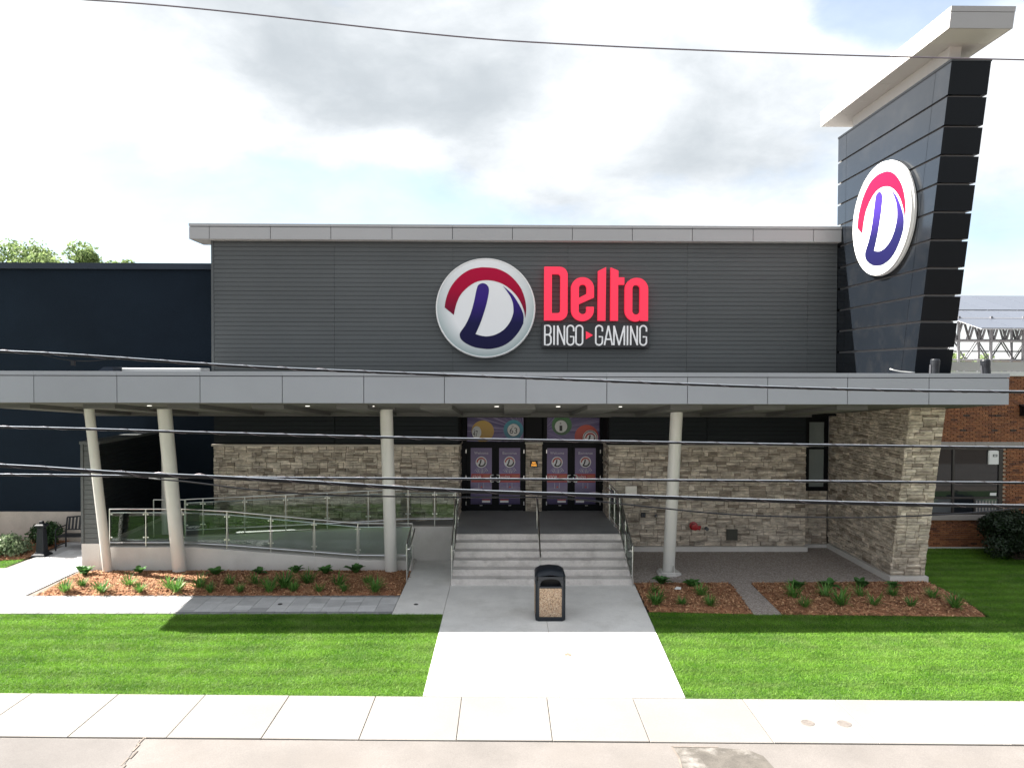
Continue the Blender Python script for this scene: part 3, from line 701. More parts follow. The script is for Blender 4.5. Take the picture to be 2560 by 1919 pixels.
# upper siding boards
sx = [-8.94, -5.21, -1.58, 1.96, 5.64, 9.38, 10.29]
bp = MB().box(-8.97, -8.895, WY - .012, WY + .05, 5.0, 9.53, 'siding').build('corner_trim', bl)
z = 5.05; dz = .1345; BOARD = {}
while z < 9.5:
    for i in range(6):
        a, b = sx[i] + (.05 if i == 0 else .003), sx[i + 1] - .003
        key = round(b - a, 3)
        if key not in BOARD:
            BOARD[key] = MB().hexa([(0, -.004, 0), (key, -.004, 0), (key, .05, 0), (0, .05, 0), (0, .0045, dz - .009), (key, .0045, dz - .009), (key, .05, dz - .009), (0, .05, dz - .009)], 'siding').mesh('siding_board')
        o = bpy.data.objects.new('siding_board', BOARD[key]); COL.objects.link(o); o.parent = bl; o.location = Vector((a, WY + random.uniform(-.001, .001), z)) - bl.location
    z += dz
# lower dark siding
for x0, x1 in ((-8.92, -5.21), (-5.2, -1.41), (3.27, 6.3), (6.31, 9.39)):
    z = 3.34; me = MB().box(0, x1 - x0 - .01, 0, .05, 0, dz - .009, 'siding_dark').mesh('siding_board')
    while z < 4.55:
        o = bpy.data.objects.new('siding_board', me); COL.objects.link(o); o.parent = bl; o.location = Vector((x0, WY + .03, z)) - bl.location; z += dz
# roof cap
cj = [-9.53, -8.915, -7.073, -5.252, -3.404, -1.576, .243, 2.065, 3.891, 5.72, 7.577, 9.425, 10.29]
MB().box(-9.50, 10.28, 21.96, 23.0, 9.56, 9.97, 'joint_dark').build('cap_core', bl)
for a, b in zip(cj[:-1], cj[1:]):
    MB().box(a + .009, b - .009, 21.93, 21.965, 9.535, 9.898, 'metal_fascia_cap').build('cap_panel', bl)
    MB().box(a + .003, b - .003, 21.915, 23.02, 9.918, 10.0, 'metal_fascia_cap').build('cap_coping', bl)
MB().box(-9.53, -9.497, 21.97, 23.01, 9.535, 9.905, 'metal_fascia_cap').build('cap_panel', bl)
MB().box(-9.49, 10.28, 21.97, 22.99, 9.53, 9.558, 'soffit_white').build('cap_soffit', bl)
# stone
it = []
it += stone_items((-8.94, WY + .06, .55), (1, 0, 0), (0, -1, 0), (0, 0, 1), 7.55, 2.69)
it += stone_items((3.25, WY + .06, .15), (1, 0, 0), (0, -1, 0), (0, 0, 1), 6.15, 3.09)
it += stone_items((-1.42, WY + .06, 1.0), (0, 1, 0), (1, 0, 0), (0, 0, 1), 1.4, 2.24)
it += stone_items((3.28, 23.6, 1.0), (0, -1, 0), (-1, 0, 0), (0, 0, 1), 1.38, 2.24)
it += stone_items((.71, 23.42, 1.0), (1, 0, 0), (0, -1, 0), (0, 0, 1), .54, 2.2)
it += stone_items((9.36, 22.74, .1), (1, 0, 0), (0, -1, 0), (0, 0, 1), .92, 1.7)
it = [(s_ * (3 if M.translation.y < 22.3 else 1), M, k) for s_, M, k in it]
stw = MB().box(.74, 1.22, 23.42, 23.62, 1.0, 3.2, 'stone_joint').build('stone_wall', bl)
lay_stones(it, stw)
mb = MB(); mb.box(-8.98, -1.36, WY - .04, WY + .1, 3.24, 3.30, 'stone_cap'); mb.build('ledge', bl)
MB().box(3.22, 9.44, WY - .04, WY + .1, 3.24, 3.30, 'stone_cap').build('ledge', bl)
MB().box(-1.42, -1.335, WY + .1, 23.55, 3.24, 3.30, 'stone_cap').build('ledge', bl)
MB().box(3.195, 3.28, WY + .1, 23.55, 3.24, 3.30, 'stone_cap').build('ledge', bl)
MB().box(.69, 1.27, 23.35, 23.55, 3.20, 3.26, 'stone_cap').build('ledge', bl)
MB().box(3.3, 9.44, WY - .05, WY + .06, -.1, .145, 'concrete_wall').build('plinth', bl)
MB().box(9.44, 10.3, 22.64, 22.74, -.1, .10, 'concrete_wall').build('plinth', bl)
# door recess: header, ceiling
MB().box(-1.42, 3.31, WY - .02, WY + .08, 4.15, 4.26, 'soffit').build('header', bl)
MB().box(-1.40, 3.27, WY + .08, 23.6, 4.16, 4.2, 'siding_back').build('recess_ceiling', bl)
# dark side panels above ledges inside recess and the middle post
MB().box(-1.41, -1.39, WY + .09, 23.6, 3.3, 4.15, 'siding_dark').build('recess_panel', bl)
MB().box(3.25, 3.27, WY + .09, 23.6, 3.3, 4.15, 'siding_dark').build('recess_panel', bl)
MB().box(.665, 1.29, 23.46, 23.62, 3.26, 4.15, 'frame_black').build('mullion_panel', bl)
# doors
def zp(x, y): return (-1.254 + (x - 130) * .002356, 4.05 - (y - 130) * .002356)
DY = 23.5
fr = MB()
for a, b in ((-1.39, .70), (1.25, 3.25)):
    fr.box(a, a + .16, DY - .04, DY + .1, 1.0, 4.15, 'frame_black'); fr.box(b - .06, b, DY - .04, DY + .1, 1.0, 4.15, 'frame_black') if b < 1 else fr.box(b - .1, b, DY - .04, DY + .1, 1.0, 4.15, 'frame_black')
    fr.box(a + .16, b - .06, DY - .035, DY + .1, 3.13, 3.27, 'frame_black'); fr.box(a + .16, b - .06, DY - .035, DY + .1, 4.06, 4.15, 'frame_black')
fr.build('door_frame', bl)
def disc_pts(c, rx, ry, n=36, zmin=-9, zmax=9): return [(c[0] + rx * math.cos(2 * math.pi * k / n), min(zmax, max(zmin, c[1] + ry * math.sin(2 * math.pi * k / n)))) for k in range(n)]
def flat(mb, pts, y, m, th=.002): mb.prism(pts[::-1], 'y', y, y - th, m)
LRED = [(248, 585), (258, 520), (285, 440), (330, 365), (395, 300), (470, 255), (550, 237), (605, 235), (700, 245), (790, 285), (860, 345), (915, 420), (948, 510), (960, 600), (951, 676), (939, 605), (901, 518), (846, 447), (769, 387), (685, 355), (605, 347), (530, 360), (460, 400), (390, 470), (350, 555), (328, 650)]
LBLU = [(527, 425), (542, 388), (580, 372), (617, 388), (634, 425), (625, 500), (600, 600), (560, 720), (518, 815), (560, 828), (620, 835), (690, 820), (760, 780), (815, 715), (845, 640), (848, 589), (840, 534), (813, 474), (756, 395), (808, 439), (851, 485), (906, 573), (936, 649), (935, 722), (895, 795), (830, 870), (750, 920), (660, 943), (590, 943), (510, 930), (440, 900), (395, 865), (380, 830), (387, 798), (430, 735), (470, 650), (500, 550), (515, 480)]
LRED = smooth_loop(LRED, 5, (0, 14, 25)); LBLU = smooth_loop(LBLU, 5, (8, 18, 23))
LRED = [((x - 605) / 430, -(y - 588) / 430) for x, y in LRED]; LBLU = [((x - 605) / 430, -(y - 588) / 430) for x, y in LBLU]
G_RED = fill_geo([LRED], 1.0); G_BLU = fill_geo([LBLU], 1.0)
def mini_logo(mb, c, r, y, red='poster_red', blue='sign_box', zmin=-9):
    flat(mb, disc_pts(c, r, r, 30, zmin), y, 'text_pale'); flat(mb, disc_pts(c, r * .93, r * .93, 30, zmin), y - .003, 'text_white')
    for G, m in ((G_RED, red), (G_BLU, blue)):
        mb.add([(c[0] + p[0] * r * .98, y - .006 - p[2] * .001, max(zmin, c[1] + p[1] * r * .98)) for p in G[0]], G[1], m)
leafs = [(-1.22, -.287, 'Welcome', 'STOP', (350, 748), (203, 497), (362, 475)), (-.278, .645, 'Bienvenue', 'ARRÊTEZ', (743, 745), (597, 890), (612, 728)),
         (1.41, 2.235, 'Welcome', 'STOP', (1403, 748), (1257, 1548), (1410, 1525)), (2.245, 3.145, 'Bienvenue', 'ARRÊTEZ', (1797, 745), (1650, 1940), (1665, 1780))]
for li, (a, b, wtxt, stxt, lc, pxr, lab) in enumerate(leafs):
    pa, pb = zp(pxr[0], 0)[0], zp(pxr[1], 0)[0]
    d = MB()
    d.box(a, pa, DY - .02, DY + .03, 1.02, 3.13, 'frame_black'); d.box(pb, b, DY - .02, DY + .03, 1.02, 3.13, 'frame_black')
    d.box(pa, pb, DY - .02, DY + .03, 1.02, 1.22, 'frame_black'); d.box(pa, pb, DY - .02, DY + .03, 3.06, 3.13, 'frame_black')
    door = d.build('door', bl)
    MB().box(pa, pb, DY - .012, DY + .005, 1.22, 3.06, 'poster_print').build('poster', door)
    y = DY - .013
    t = MB(); c = zp(*lc); mini_logo(t, c, .19, y); t.build('poster_emblem', door)
    t = MB(); put_text(t, wtxt, c[0], y, zp(0, 620)[1], .46, .085, 'text_pale'); t.build('welcome_lettering', door)
    t = MB()
    for k in range(9):
        an = -math.pi / 2 + (k - 4) * .16; p0 = (c[0] + .21 * math.cos(an), c[1] + .21 * math.sin(an)); p1 = (c[0] + .36 * math.cos(an), c[1] + .36 * math.sin(an)); w = .008 + .004 * (k % 3)
        t.add([(p0[0] - w * .4, y - .001, p0[1]), (p0[0] + w * .4, y - .001, p0[1]), (p1[0] + w, y - .001, p1[1]), (p1[0] - w, y - .001, p1[1])], [(0, 1, 2, 3)], 'text_pale')
    t.build('ray_print', door)
    t = MB(); z0, z1 = zp(0, 1027)[1], zp(0, 908)[1]
    t.box(pa + .02, pb - .01, y - .002, y, z0, z1, 'poster_red')
    put_text(t, stxt, pa + (.20 if stxt == 'STOP' else .21), y - .004, zp(0, 957)[1], .27 if stxt == 'STOP' else .30, .115 if stxt == 'STOP' else .14, 'text_white', .001)
    for q in range(2): t.box(pb - .28, pb - .03 - .04 * q, y - .005, y - .002, zp(0, 945 + 30 * q)[1], zp(0, 932 + 30 * q)[1], 'poster_line')
    t.build('stop_banner', door)
    t = MB(); xa, xb = zp(lab[0], 0)[0], zp(lab[1], 0)[0]
    t.box(xa, xb, y - .003, y, zp(0, 1308)[1], zp(0, 1280)[1], 'text_white'); t.box(xa, xb, y - .003, y, zp(0, 1279)[1], zp(0, 1264)[1], 'poster_red')
    cxm = c[0]; t.prism([(cxm - .035, zp(0, 1105)[1]), (cxm + .05, zp(0, 1100)[1]), (cxm + .01, zp(0, 1075)[1])], 'y', y - .003, y, 'poster_red')
    for q in (-1, 1): t.box(cxm + q * .08 - .004, cxm + q * .08 + .004, y - .002, y, zp(0, 1110)[1], zp(0, 1035)[1], 'text_pale')
    t.build('poster_label', door)
    hx = b - .07 if li % 2 == 0 else a + .07; sgn = 1 if li % 2 == 0 else -1; pe = pb if li % 2 == 0 else pa
    h0, h1 = zp(0, 1018)[1], zp(0, 925)[1]
    MB().tube([(hx + sgn * .02, DY - .02, h1), (hx - sgn * .06, DY - .075, h1), (hx - sgn * .075, DY - .075, h1 - .03), (hx - sgn * .075, DY - .075, h0 + .03), (hx - sgn * .06, DY - .075, h0), (hx + sgn * .02, DY - .02, h0)], .019, 8, 'rim_white').build('handle', door, smooth=True)
    if li % 2 == 1: MB().box(a + .02, a + .045, DY - .028, DY - .02, zp(0, 985)[1], zp(0, 955)[1], 'text_white').build('lock', door)
    ex = a - .012 if li % 2 == 0 else b + .012
    for zz in (1.25, 2.1, 2.95): MB().box(ex - .012, ex + .012, DY - .045, DY - .02, zz - .06, zz + .06, 'steel').build('hinge', door)
    MB().box((a + b) / 2 - .03, (a + b) / 2 + .06, DY - .027, DY - .02, 1.17, 1.185, 'steel').build('kick_label', door)
# transom prints
for nm, x0, x1, mname in (('transom_panel', 155, 940, 'transom_print'), ('transom_panel', 1210, 1990, 'transom_print_b')):
    a, z1 = zp(x0, 130); b, z0 = zp(x1, 462)
    tp = MB().box(a, b, DY - .01, DY + .02, z0, z1, mname).build(nm, bl)
    y = DY - .012
    if x0 == 155:
        bx = MB(); flat(bx, disc_pts(zp(370, 318), .365, .35, 40, z0), y, 'ball_yellow'); flat(bx, disc_pts(zp(285, 335), .150, .205, 30, z0), y - .003, 'ball_white')
        put_text(bx, '47', zp(268, 0)[0], y - .007, zp(0, 352)[1], .15, .20, 'text_black', .001); put_text(bx, 'G', zp(252, 0)[0], y - .007, zp(0, 297)[1], .04, .05, 'text_black', .001)
        bx.build('bingo_ball_print', tp)
        bx = MB(); flat(bx, disc_pts(zp(795, 300), .325, .325, 40, z0), y, 'ball_blue'); flat(bx, disc_pts(zp(797, 300), .208, .208), y - .003, 'text_black'); flat(bx, disc_pts(zp(797, 300), .200, .200), y - .005, 'ball_white')
        put_text(bx, '63', zp(795, 0)[0], y - .009, zp(0, 310)[1], .25, .19, 'text_black', .001); put_text(bx, 'O', zp(783, 0)[0], y - .009, zp(0, 250)[1], .06, .06, 'text_black', .001)
        bx.build('bingo_ball_print', tp)
    else:
        bx = MB(); flat(bx, disc_pts(zp(1465, 232), .328, .328, 40, z0, z1), y, 'ball_green'); flat(bx, disc_pts(zp(1455, 250), .212, .212), y - .003, 'text_black'); flat(bx, disc_pts(zp(1455, 250), .203, .203), y - .005, 'ball_white')
        put_text(bx, '1', zp(1453, 0)[0], y - .009, zp(0, 275)[1], .09, .18, 'text_black', .001); put_text(bx, 'B', zp(1450, 0)[0], y - .009, zp(0, 208)[1], .05, .06, 'text_black', .001)
        bx.build('bingo_ball_print', tp)
        bx = MB(); flat(bx, disc_pts(zp(1810, 392), .39, .39, 40, z0), y, 'ball_red'); flat(bx, disc_pts(zp(1862, 405), .245, .245, 36, z0), y - .003, 'ball_white'); flat(bx, disc_pts(zp(1862, 405), .225, .225, 36, z0), y - .005, 'text_black')
        mini_logo(bx, zp(1862, 408), .21, y - .007, zmin=z0); bx.build('bingo_ball_print', tp)
# narrow window in the right recess
w = MB(); X0, X1, Z0, Z1 = 9.42, 10.29, 1.80, 4.24
w.box(X0, 9.68, 22.68, 22.76, Z0, Z1, 'frame_black'); w.box(10.16, X1, 22.68, 22.76, Z0, Z1, 'frame_black'); w.box(9.68, 10.16, 22.68, 22.76, Z0, 1.93, 'frame_black'); w.box(9.68, 10.16, 22.68, 22.76, 3.98, Z1, 'frame_black'); w.box(9.68, 10.16, 22.69, 22.75, 3.12, 3.19, 'frame_black')
wi = w.build('window', bl)
MB().box(9.68, 10.16, 22.715, 22.73, 1.93, 3.12, 'pane_curtain').build('pane', wi); MB().box(9.68, 10.16, 22.715, 22.73, 3.19, 3.98, 'pane_curtain').build('pane', wi)

# ------------------------------------------------------------------ signs on the wall
def logo_sign(name, loc, rz, label, thick=.2):
    t = thing(name, loc, label, 'sign', 'round emblem signs', local=True); t.rotation_euler = (0, 0, rz); Rr = 1.505
    # local: faces -Y, centre at origin
    n = 96
    mb = MB(); mb.prism([(Rr * .985 * math.cos(2 * math.pi * k / n), Rr * .985 * math.sin(2 * math.pi * k / n)) for k in range(n)][::-1], 'y', 0, thick, 'logo_disc'); d = mb.build('disc', t)
    rings = []
    prof = [(Rr * .978, -.012), (Rr * .99, -.02), (Rr, -.012), (Rr, thick * .45), (Rr * 1.012, thick * .48), (Rr * 1.012, thick * .6), (Rr, thick * .63), (Rr, thick), (Rr * .978, thick)]
    vs = []; fs = []; m_ = len(prof)
    for k in range(n):
        a = 2 * math.pi * k / n
        vs += [(r_ * math.cos(a), y, r_ * math.sin(a)) for r_, y in prof]
        for j in range(m_): fs.append((k * m_ + j, k * m_ + (j + 1) % m_, ((k + 1) % n) * m_ + (j + 1) % m_, ((k + 1) % n) * m_ + j))
    MB().add(vs, fs, 'rim_white').build('rim', t, recalc=True)
    for G, m, nm in ((G_RED, 'logo_red', 'red_arc'), (G_BLU, 'logo_blue', 'blue_letter')):
        MB().add([(p[0] * 1.5, -.004 - p[2] * .003, p[1] * 1.5) for p in G[0]], G[1], m).build(nm, t)
    return t
logo_sign('emblem_sign', (-.567, 21.97, 7.488), 0, 'round white emblem sign with red arc beside the red lettering')

def cp(x, y): return (1.217 + (x - 1108) * .00354, 8.748 - (y - 233) * .00352)
def arc(cx, cy, rx, ry, a0, a1, n=8): return [(cx + rx * math.cos(R(a0 + (a1 - a0) * i / n)), cy + ry * math.sin(R(a0 + (a1 - a0) * i / n))) for i in range(n + 1)]
def rrect(x0, y0, x1, y1, tl, tr, br, bl_):
    p = []
    p += arc(x0 + tl, y0 + tl, tl, tl, 180, 270) if tl else [(x0, y0)]
    p += arc(x1 - tr, y0 + tr, tr, tr, 270, 360) if tr else [(x1, y0)]
    p += arc(x1 - br, y1 - br, br, br, 0, 90) if br else [(x1, y1)]
    p += arc(x0 + bl_, y1 - bl_, bl_, bl_, 90, 180) if bl_ else [(x0, y1)]
    return p
D_ = [rrect(1108, 233, 1310, 696, 0, 72, 72, 0), rrect(1174, 296, 1247, 633, 0, 24, 24, 0)]
E_ = [arc(1436, 420, 97, 97, 180, 270) + arc(1440, 420, 97, 97, 270, 360) + [(1537, 497), (1406, 556), (1406, 612)] + arc(1439, 612, 33, 29, 180, 90) + arc(1439, 612, 33, 29, 90, 0) + [(1472, 577), (1536, 577), (1536, 606)] + arc(1441, 606, 95, 95, 0, 90) + arc(1435, 606, 95, 95, 90, 180),
      arc(1440, 417, 33, 33, 180, 360, 10) + [(1473, 466), (1407, 500)]]
L_l = [[(1572, 268), (1640, 235), (1637, 697), (1570, 697)]]
T_ = [[(1680, 237), (1747, 266), (1747, 323), (1798, 323), (1798, 385), (1745, 385), (1745, 697), (1680, 697)]]
A_ = [arc(1903, 424, 100, 98, 180, 270) + arc(1907, 424, 97, 98, 270, 360) + [(2004, 697), (1942, 697), (1935, 684)] + arc(1898, 605, 95, 98, 75, 180), rrect(1868, 387, 1933, 643, 31, 31, 31, 31)]
ds = thing('lettering_sign', (2.8, 22.1, 7.0), 'red raised Delta lettering above black bar with white words', 'sign')
for loops in (D_, E_, L_l, T_, A_):
    G = fill_geo([[cp(*p) for p in lp] for lp in loops], .5)
    me = MB().add([(p[0], 22.02 + p[2] * .14 * -1, p[1]) for p in G[0]], G[1], 'sign_red'); me.build('red_letter', ds, bevel=.006)
bx0, bz1 = cp(1090, 716); bx1, bz0 = cp(2018, 930)
MB().box(bx0, bx1, 22.0, 22.2, bz0, bz1, 'sign_box').build('bar', ds, bevel=.01)
def stroke(path, name='white_letter', rad=.0255):
    MB().tube([(cp(*p)[0], 21.985, cp(*p)[1]) for p in path], rad, 8, 'sign_text').build(name, ds)
T0, B0 = 740, 908
def sO(x0, x1): stroke(rrect(x0, T0, x1, B0, 28, 28, 28, 28) + [(x0, 768)] + [(x0, 790)])
def sG(x0, x1): stroke([(x1, 790)] + arc(x1 - 28, T0 + 28, 28, 28, 0, -90) + arc(x0 + 28, T0 + 28, 28, 28, 270, 180) + arc(x0 + 28, B0 - 28, 28, 28, 180, 90) + arc(x1 - 28, B0 - 28, 28, 28, 90, 0) + [(x1, 836), (x1 - 32, 836)])
def multi(*segs):
    mb = MB()
    for sg in segs: mb.tube([(cp(*p)[0], 21.985, cp(*p)[1]) for p in sg], .0255, 8, 'sign_text')
    mb.build('white_letter', ds)
def sN(x0, x1): multi([(x0, B0), (x0, T0)], [(x0, T0 + 4), (x1, B0 - 4)], [(x1, B0), (x1, T0)])
def sI(x): stroke([(x, T0), (x, B0)])
stroke([(1115, 820), (1115, T0), (1140, T0)] + arc(1140, 768, 26, 28, -90, 0) + [(1166, 792)] + arc(1140, 792, 26, 28, 0, 90) + [(1118, 820), (1140, 820)] + arc(1140, 850, 28, 30, -90, 0) + [(1168, 878)] + arc(1140, 878, 28, 30, 0, 90) + [(1115, 908), (1115, 820)])
sI(1195); sN(1226, 1284); sG(1308, 1364); sO(1384, 1441)
sG(1555, 1612); multi([(1630, B0), (1664, T0)], [(1664, T0), (1698, B0)], [(1642, 858), (1686, 858)]); multi([(1712, B0), (1712, T0)], [(1714, T0 + 6), (1757, B0)], [(1757, B0), (1800, T0 + 6)], [(1802, T0), (1802, B0)]); sI(1829); sN(1857, 1913); sG(1937, 1993)
tri = [cp(1470, 788), cp(1470, 858), cp(1530, 822)]
MB().prism(tri, 'y', 21.975, 22.0, 'sign_red').build('red_triangle', ds)

# small wall fittings (separate things hung on the stone)
o = MB(); o.box(.86, 1.10, 23.33, 23.38, 2.46, 2.66, 'black_metal'); put_text(o, 'NO', .98, 23.327, 2.60, .11, .05, 'led_orange', .001); put_text(o, 'SMOKING', .98, 23.327, 2.52, .17, .065, 'led_orange', .001)
t = o.build('no_smoking_sign'); tag(t, 'small black sign with glowing orange NO SMOKING letters between the doors', 'sign')
o = MB(); o.box(3.75, 4.10, 22.07, 22.15, 1.79, 2.04, 'beige_box'); o.box(3.765, 4.085, 22.062, 22.07, 1.805, 2.025, 'beige_box'); o.box(4.05, 4.06, 22.055, 22.063, 1.9, 1.94, 'steel')
tag(o.build('utility_box'), 'beige flat metal box on the stone wall right of the stairs', 'utility box')
o = MB(); o.box(4.24, 4.38, 22.10, 22.15, 1.07, 1.21, 'black_metal'); o.box(4.26, 4.30, 22.094, 22.10, 1.1, 1.18, 'galv'); o.box(4.32, 4.36, 22.094, 22.10, 1.1, 1.18, 'galv')
tag(o.build('outlet_box'), 'small square electrical outlet on stone wall left of the column', 'outlet')
o = MB(); o.box(4.67, 4.75, 22.11, 22.15, 1.07, 1.16, 'galv'); o.tube([(4.71, 22.11, 1.11), (4.71, 22.05, 1.09)], .018, 8, 'steel'); tag(o.build('hose_tap'), 'little grey hose tap on stone wall just behind the column', 'hose tap')
t = thing('fire_connection', (5.92, 22.15, .7), 'bright red fire hose connection on the stone wall', 'fire connection')
def ycyl(mb, cx, cz, prof, n=18, m=None): mb.loft([[(cx + r_ * math.cos(2 * math.pi * k / n), y, cz + r_ * math.sin(2 * math.pi * k / n)) for k in range(n)] for r_, y in prof], m)
o = MB(); ycyl(o, 5.88, .80, [(.13, 22.16), (.13, 22.13), (.08, 22.12), (.075, 22.02), (.10, 22.0), (.10, 21.95), (.05, 21.94)], m='red_paint'); o.build('flange', t, smooth=False)
o = MB(); o.tube([(5.9, 22.03, .79), (6.02, 21.98, .77)], [.06, .062], 12, 'red_paint'); o.tube([(6.0, 21.99, .775), (6.05, 21.965, .765)], .072, 12, 'red_paint'); o.build('hose_inlet', t)
o = MB(); ycyl(o, 6.27, .72, [(.055, 22.16), (.055, 22.12), (.04, 22.11), (.04, 22.04), (.055, 22.03), (.05, 22.0)], 14, 'galv'); o.tube([(6.27, 22.04, .72), (6.27, 22.03, .81)], .012, 6, 'black_metal'); tag(o.build('wall_spigot'), 'small grey pipe outlet on stone wall beside the red connection', 'pipe outlet')
o = MB(); o.box(6.90, 7.24, 22.10, 22.15, .36, .70, 'grille_green')
for k in range(8): o.box(6.915, 7.225, 22.085, 22.10, .375 + k * .04, .40 + k * .04, 'grille_green')
tag(o.build('vent_grille'), 'square dark vent grille low on the stone wall', 'vent')

# ================================================================== SIGN TOWER
TX0, TX1 = 10.3, 11.22
def yf(z): return 19.01 - .187 * z
tw = thing('sign_tower', (10.75, 20.5, 0), 'tall black panelled sign tower leaning outward on a stone pier', 'sign tower')
zj = [5.50, 6.176, 6.825, 7.465, 8.114, 8.773, 9.422, 10.066, 10.705, 11.348, 12.007, 12.74]
YR = 22.25
def slab(mb, x0, x1, ya, yb, z0, z1, m):
    """block between lines y=ya(z) and y=yb(z)"""
    mb.hexa([(x0, ya(z0), z0), (x1, ya(z0), z0), (x1, yb(z0), z0), (x0, yb(z0), z0), (x0, ya(z1), z1), (x1, ya(z1), z1), (x1, yb(z1), z1), (x0, yb(z1), z1)], m)
c_ = lambda v: (lambda z: v)
mb = MB(); slab(mb, TX0 + .07, TX1 - .09, lambda z: yf(z) + .09, c_(YR - .07), 4.3, 12.7, 'tower_reveal'); mb.build('core', tw)
for i in range(11):
    z0, z1 = zj[i] + .028, zj[i + 1] - .028 if i < 10 else zj[i + 1]
    ya = [yf, lambda z: yf(z) + .60, c_(21.72), c_(YR)]
    for k in range(3):
        mb = MB(); g = .006
        slab(mb, TX0, TX0 + .12, (lambda z, k=k: ya[k](z) + (0 if k == 0 else g)), (lambda z, k=k: ya[k + 1](z) - (0 if k == 2 else g)), z0, z1, 'tower_panel'); mb.build('side_panel', tw)
    mb = MB(); slab(mb, TX0 + .003, TX1, lambda z: yf(z) - .004, lambda z: yf(z) + .12, z0, z1, 'tower_front'); mb.build('front_panel', tw)
    mb = MB(); slab(mb, TX1 - .12, TX1 - .002, lambda z: yf(z) + .125, c_(YR), z0 + .002, z1, 'tower_front'); mb.build('side_panel', tw)
    mb = MB(); mb.box(TX0 + .125, TX1 - .125, YR - .06, YR - .002, z0 + .002, z1, 'tower_front'); mb.build('back_panel', tw)
mb = MB(); slab(mb, TX0 - .012, TX1 + .012, lambda z: yf(z) - .016, c_(YR + .01), 12.745, 12.80, 'tower_panel'); mb.build('coping', tw)
slabs = MB(); slab(slabs, 10.38, 10.66, lambda z: yf(z) + .28, c_(21.5), 12.78, 13.2, 'tower_cap'); slabs.build('neck', tw)
# top slab
cz0, cz1, cx0_, cx1_ = 13.17, 13.61, 9.8, 11.215
yc = lambda z: 15.93 - .2 * (z - cz0)
mb = MB(); slab(mb, cx0_ + .02, cx1_ - .02, lambda z: yc(z) + .02, c_(22.37), cz0 + .004, cz1 - .03, 'tower_cap'); tc_ = mb.build('roof_slab', tw)
yj = [None, 16.70, 17.86, 19.02, 20.18, 21.34, 22.39]
for k in range(6):
    mb = MB(); slab(mb, cx0_, cx0_ + .03, (lambda z: yc(z)) if k == 0 else c_(yj[k] + .004), c_(yj[k + 1] - .004), cz0, cz1 - .12, 'tower_cap'); mb.build('edge_panel', tc_)
    mb = MB(); slab(mb, cx0_ - .006, cx0_ + .03, (lambda z: yc(z)) if k == 0 else c_(yj[k] + .004), c_(yj[k + 1] - .004), cz1 - .11, cz1, 'tower_cap'); mb.build('edge_coping', tc_)
    mb = MB(); slab(mb, cx0_ + .035, cx1_ - .035, (lambda z: yc(z) + .035) if k == 0 else c_(yj[k] + .004), c_(yj[k + 1] - .004), cz0 - .002, cz0 + .02, 'tower_cap'); mb.build('soffit_panel', tc_)
mb = MB(); slab(mb, cx0_ + .002, cx1_, lambda z: yc(z) - .004, lambda z: yc(z) + .025, cz0, cz1 - .12, 'metal_fascia'); mb.build('edge_panel', tc_)
mb = MB(); slab(mb, cx0_ - .004, cx1_ + .004, lambda z: yc(z) - .008, lambda z: yc(z) + .025, cz1 - .11, cz1, 'metal_fascia'); mb.build('edge_coping', tc_)
mb = MB(); slab(mb, cx1_ - .015, cx1_, lambda z: yc(z) + .03, c_(22.38), cz0, cz1, 'tower_cap'); mb.build('edge_panel', tc_)
# stone pier
mb = MB(); slab(mb, TX0 + .06, TX1 - .005, lambda z: yf(z) + .06, c_(22.74), .1, 4.75, 'stone_joint'); pier = mb.build('pier', tw)
it = stone_items((TX0 + .06, 22.74, .16), (0, -1, 0), (-1, 0, 0), (0, 0, 1), 5.2, 4.6,
                 clip=lambda a, v0, c, v1: None if 22.74 - a < yf(.16 + v1) + .05 else (a, v0, min(c, 22.74 - (yf(.16 + v0) + .01)), v1))
vd = Vector((0, -.187, 1)).normalized(); nd = Vector((0, -1, -.187)).normalized()
it2 = stone_items((TX0 + .012, yf(.16) + .06, .16), (1, 0, 0), nd, vd, TX1 - TX0 + .01, 4.65)
lay_stones([(a * 2, M, k) for a, M, k in it2] + it, pier)
mb = MB(); mb.hexa([(TX0 - .05, 18.90, -.12), (TX1 + .06, 18.90, -.12), (TX1 + .06, 22.6, -.12), (TX0 - .05, 22.6, -.12), (TX0 - .05, 18.88, .15), (TX1 + .06, 18.88, .15), (TX1 + .06, 22.6, .15), (TX0 - .05, 22.6, .15)], 'concrete_wall'); mb.build('plinth', tw)
logo_sign('emblem_sign', (10.15, 19.42, 9.70), -math.pi / 2, 'round white emblem sign mounted high on the black tower', .13)

# ================================================================== CANOPY
FY = 16.5; CX0, CX1 = -12.75, 11.672
cn = thing('entrance_canopy', (0, 19.5, 0), 'long grey panelled entrance canopy on leaning round columns', 'canopy')
def sz(y): return 4.836 - .0973 * (y - FY)
mb = MB(); CR = 22.15
mb.hexa([(CX0 + .04, FY + .03, sz(FY) + .02), (CX1 - .03, FY + .03, sz(FY) + .02), (CX1 - .03, CR, sz(CR) + .02), (CX0 + .04, CR, sz(CR) + .02), (CX0 + .04, FY + .03, 5.49), (CX1 - .03, FY + .03, 5.49), (CX1 - .03, CR, 5.40), (CX0 + .04, CR, 5.40)], 'joint_dark'); mb.build('roof_deck', cn)
fj = [CX0, -10.70, -8.82, -6.935, -5.066, -3.207, -1.366, .505, 2.361, 4.22, 6.07, 7.917, 9.807, CX1]
for a, b in zip(fj[:-1], fj[1:]):
    MB().box(a + .008, b - .008, FY, FY + .035, 4.836, 5.440, 'metal_cool').build('fascia_panel', cn)
    MB().box(a + .002, b - .002, FY - .012, FY + .12, 5.459, 5.553, 'metal_cool').build('coping', cn)
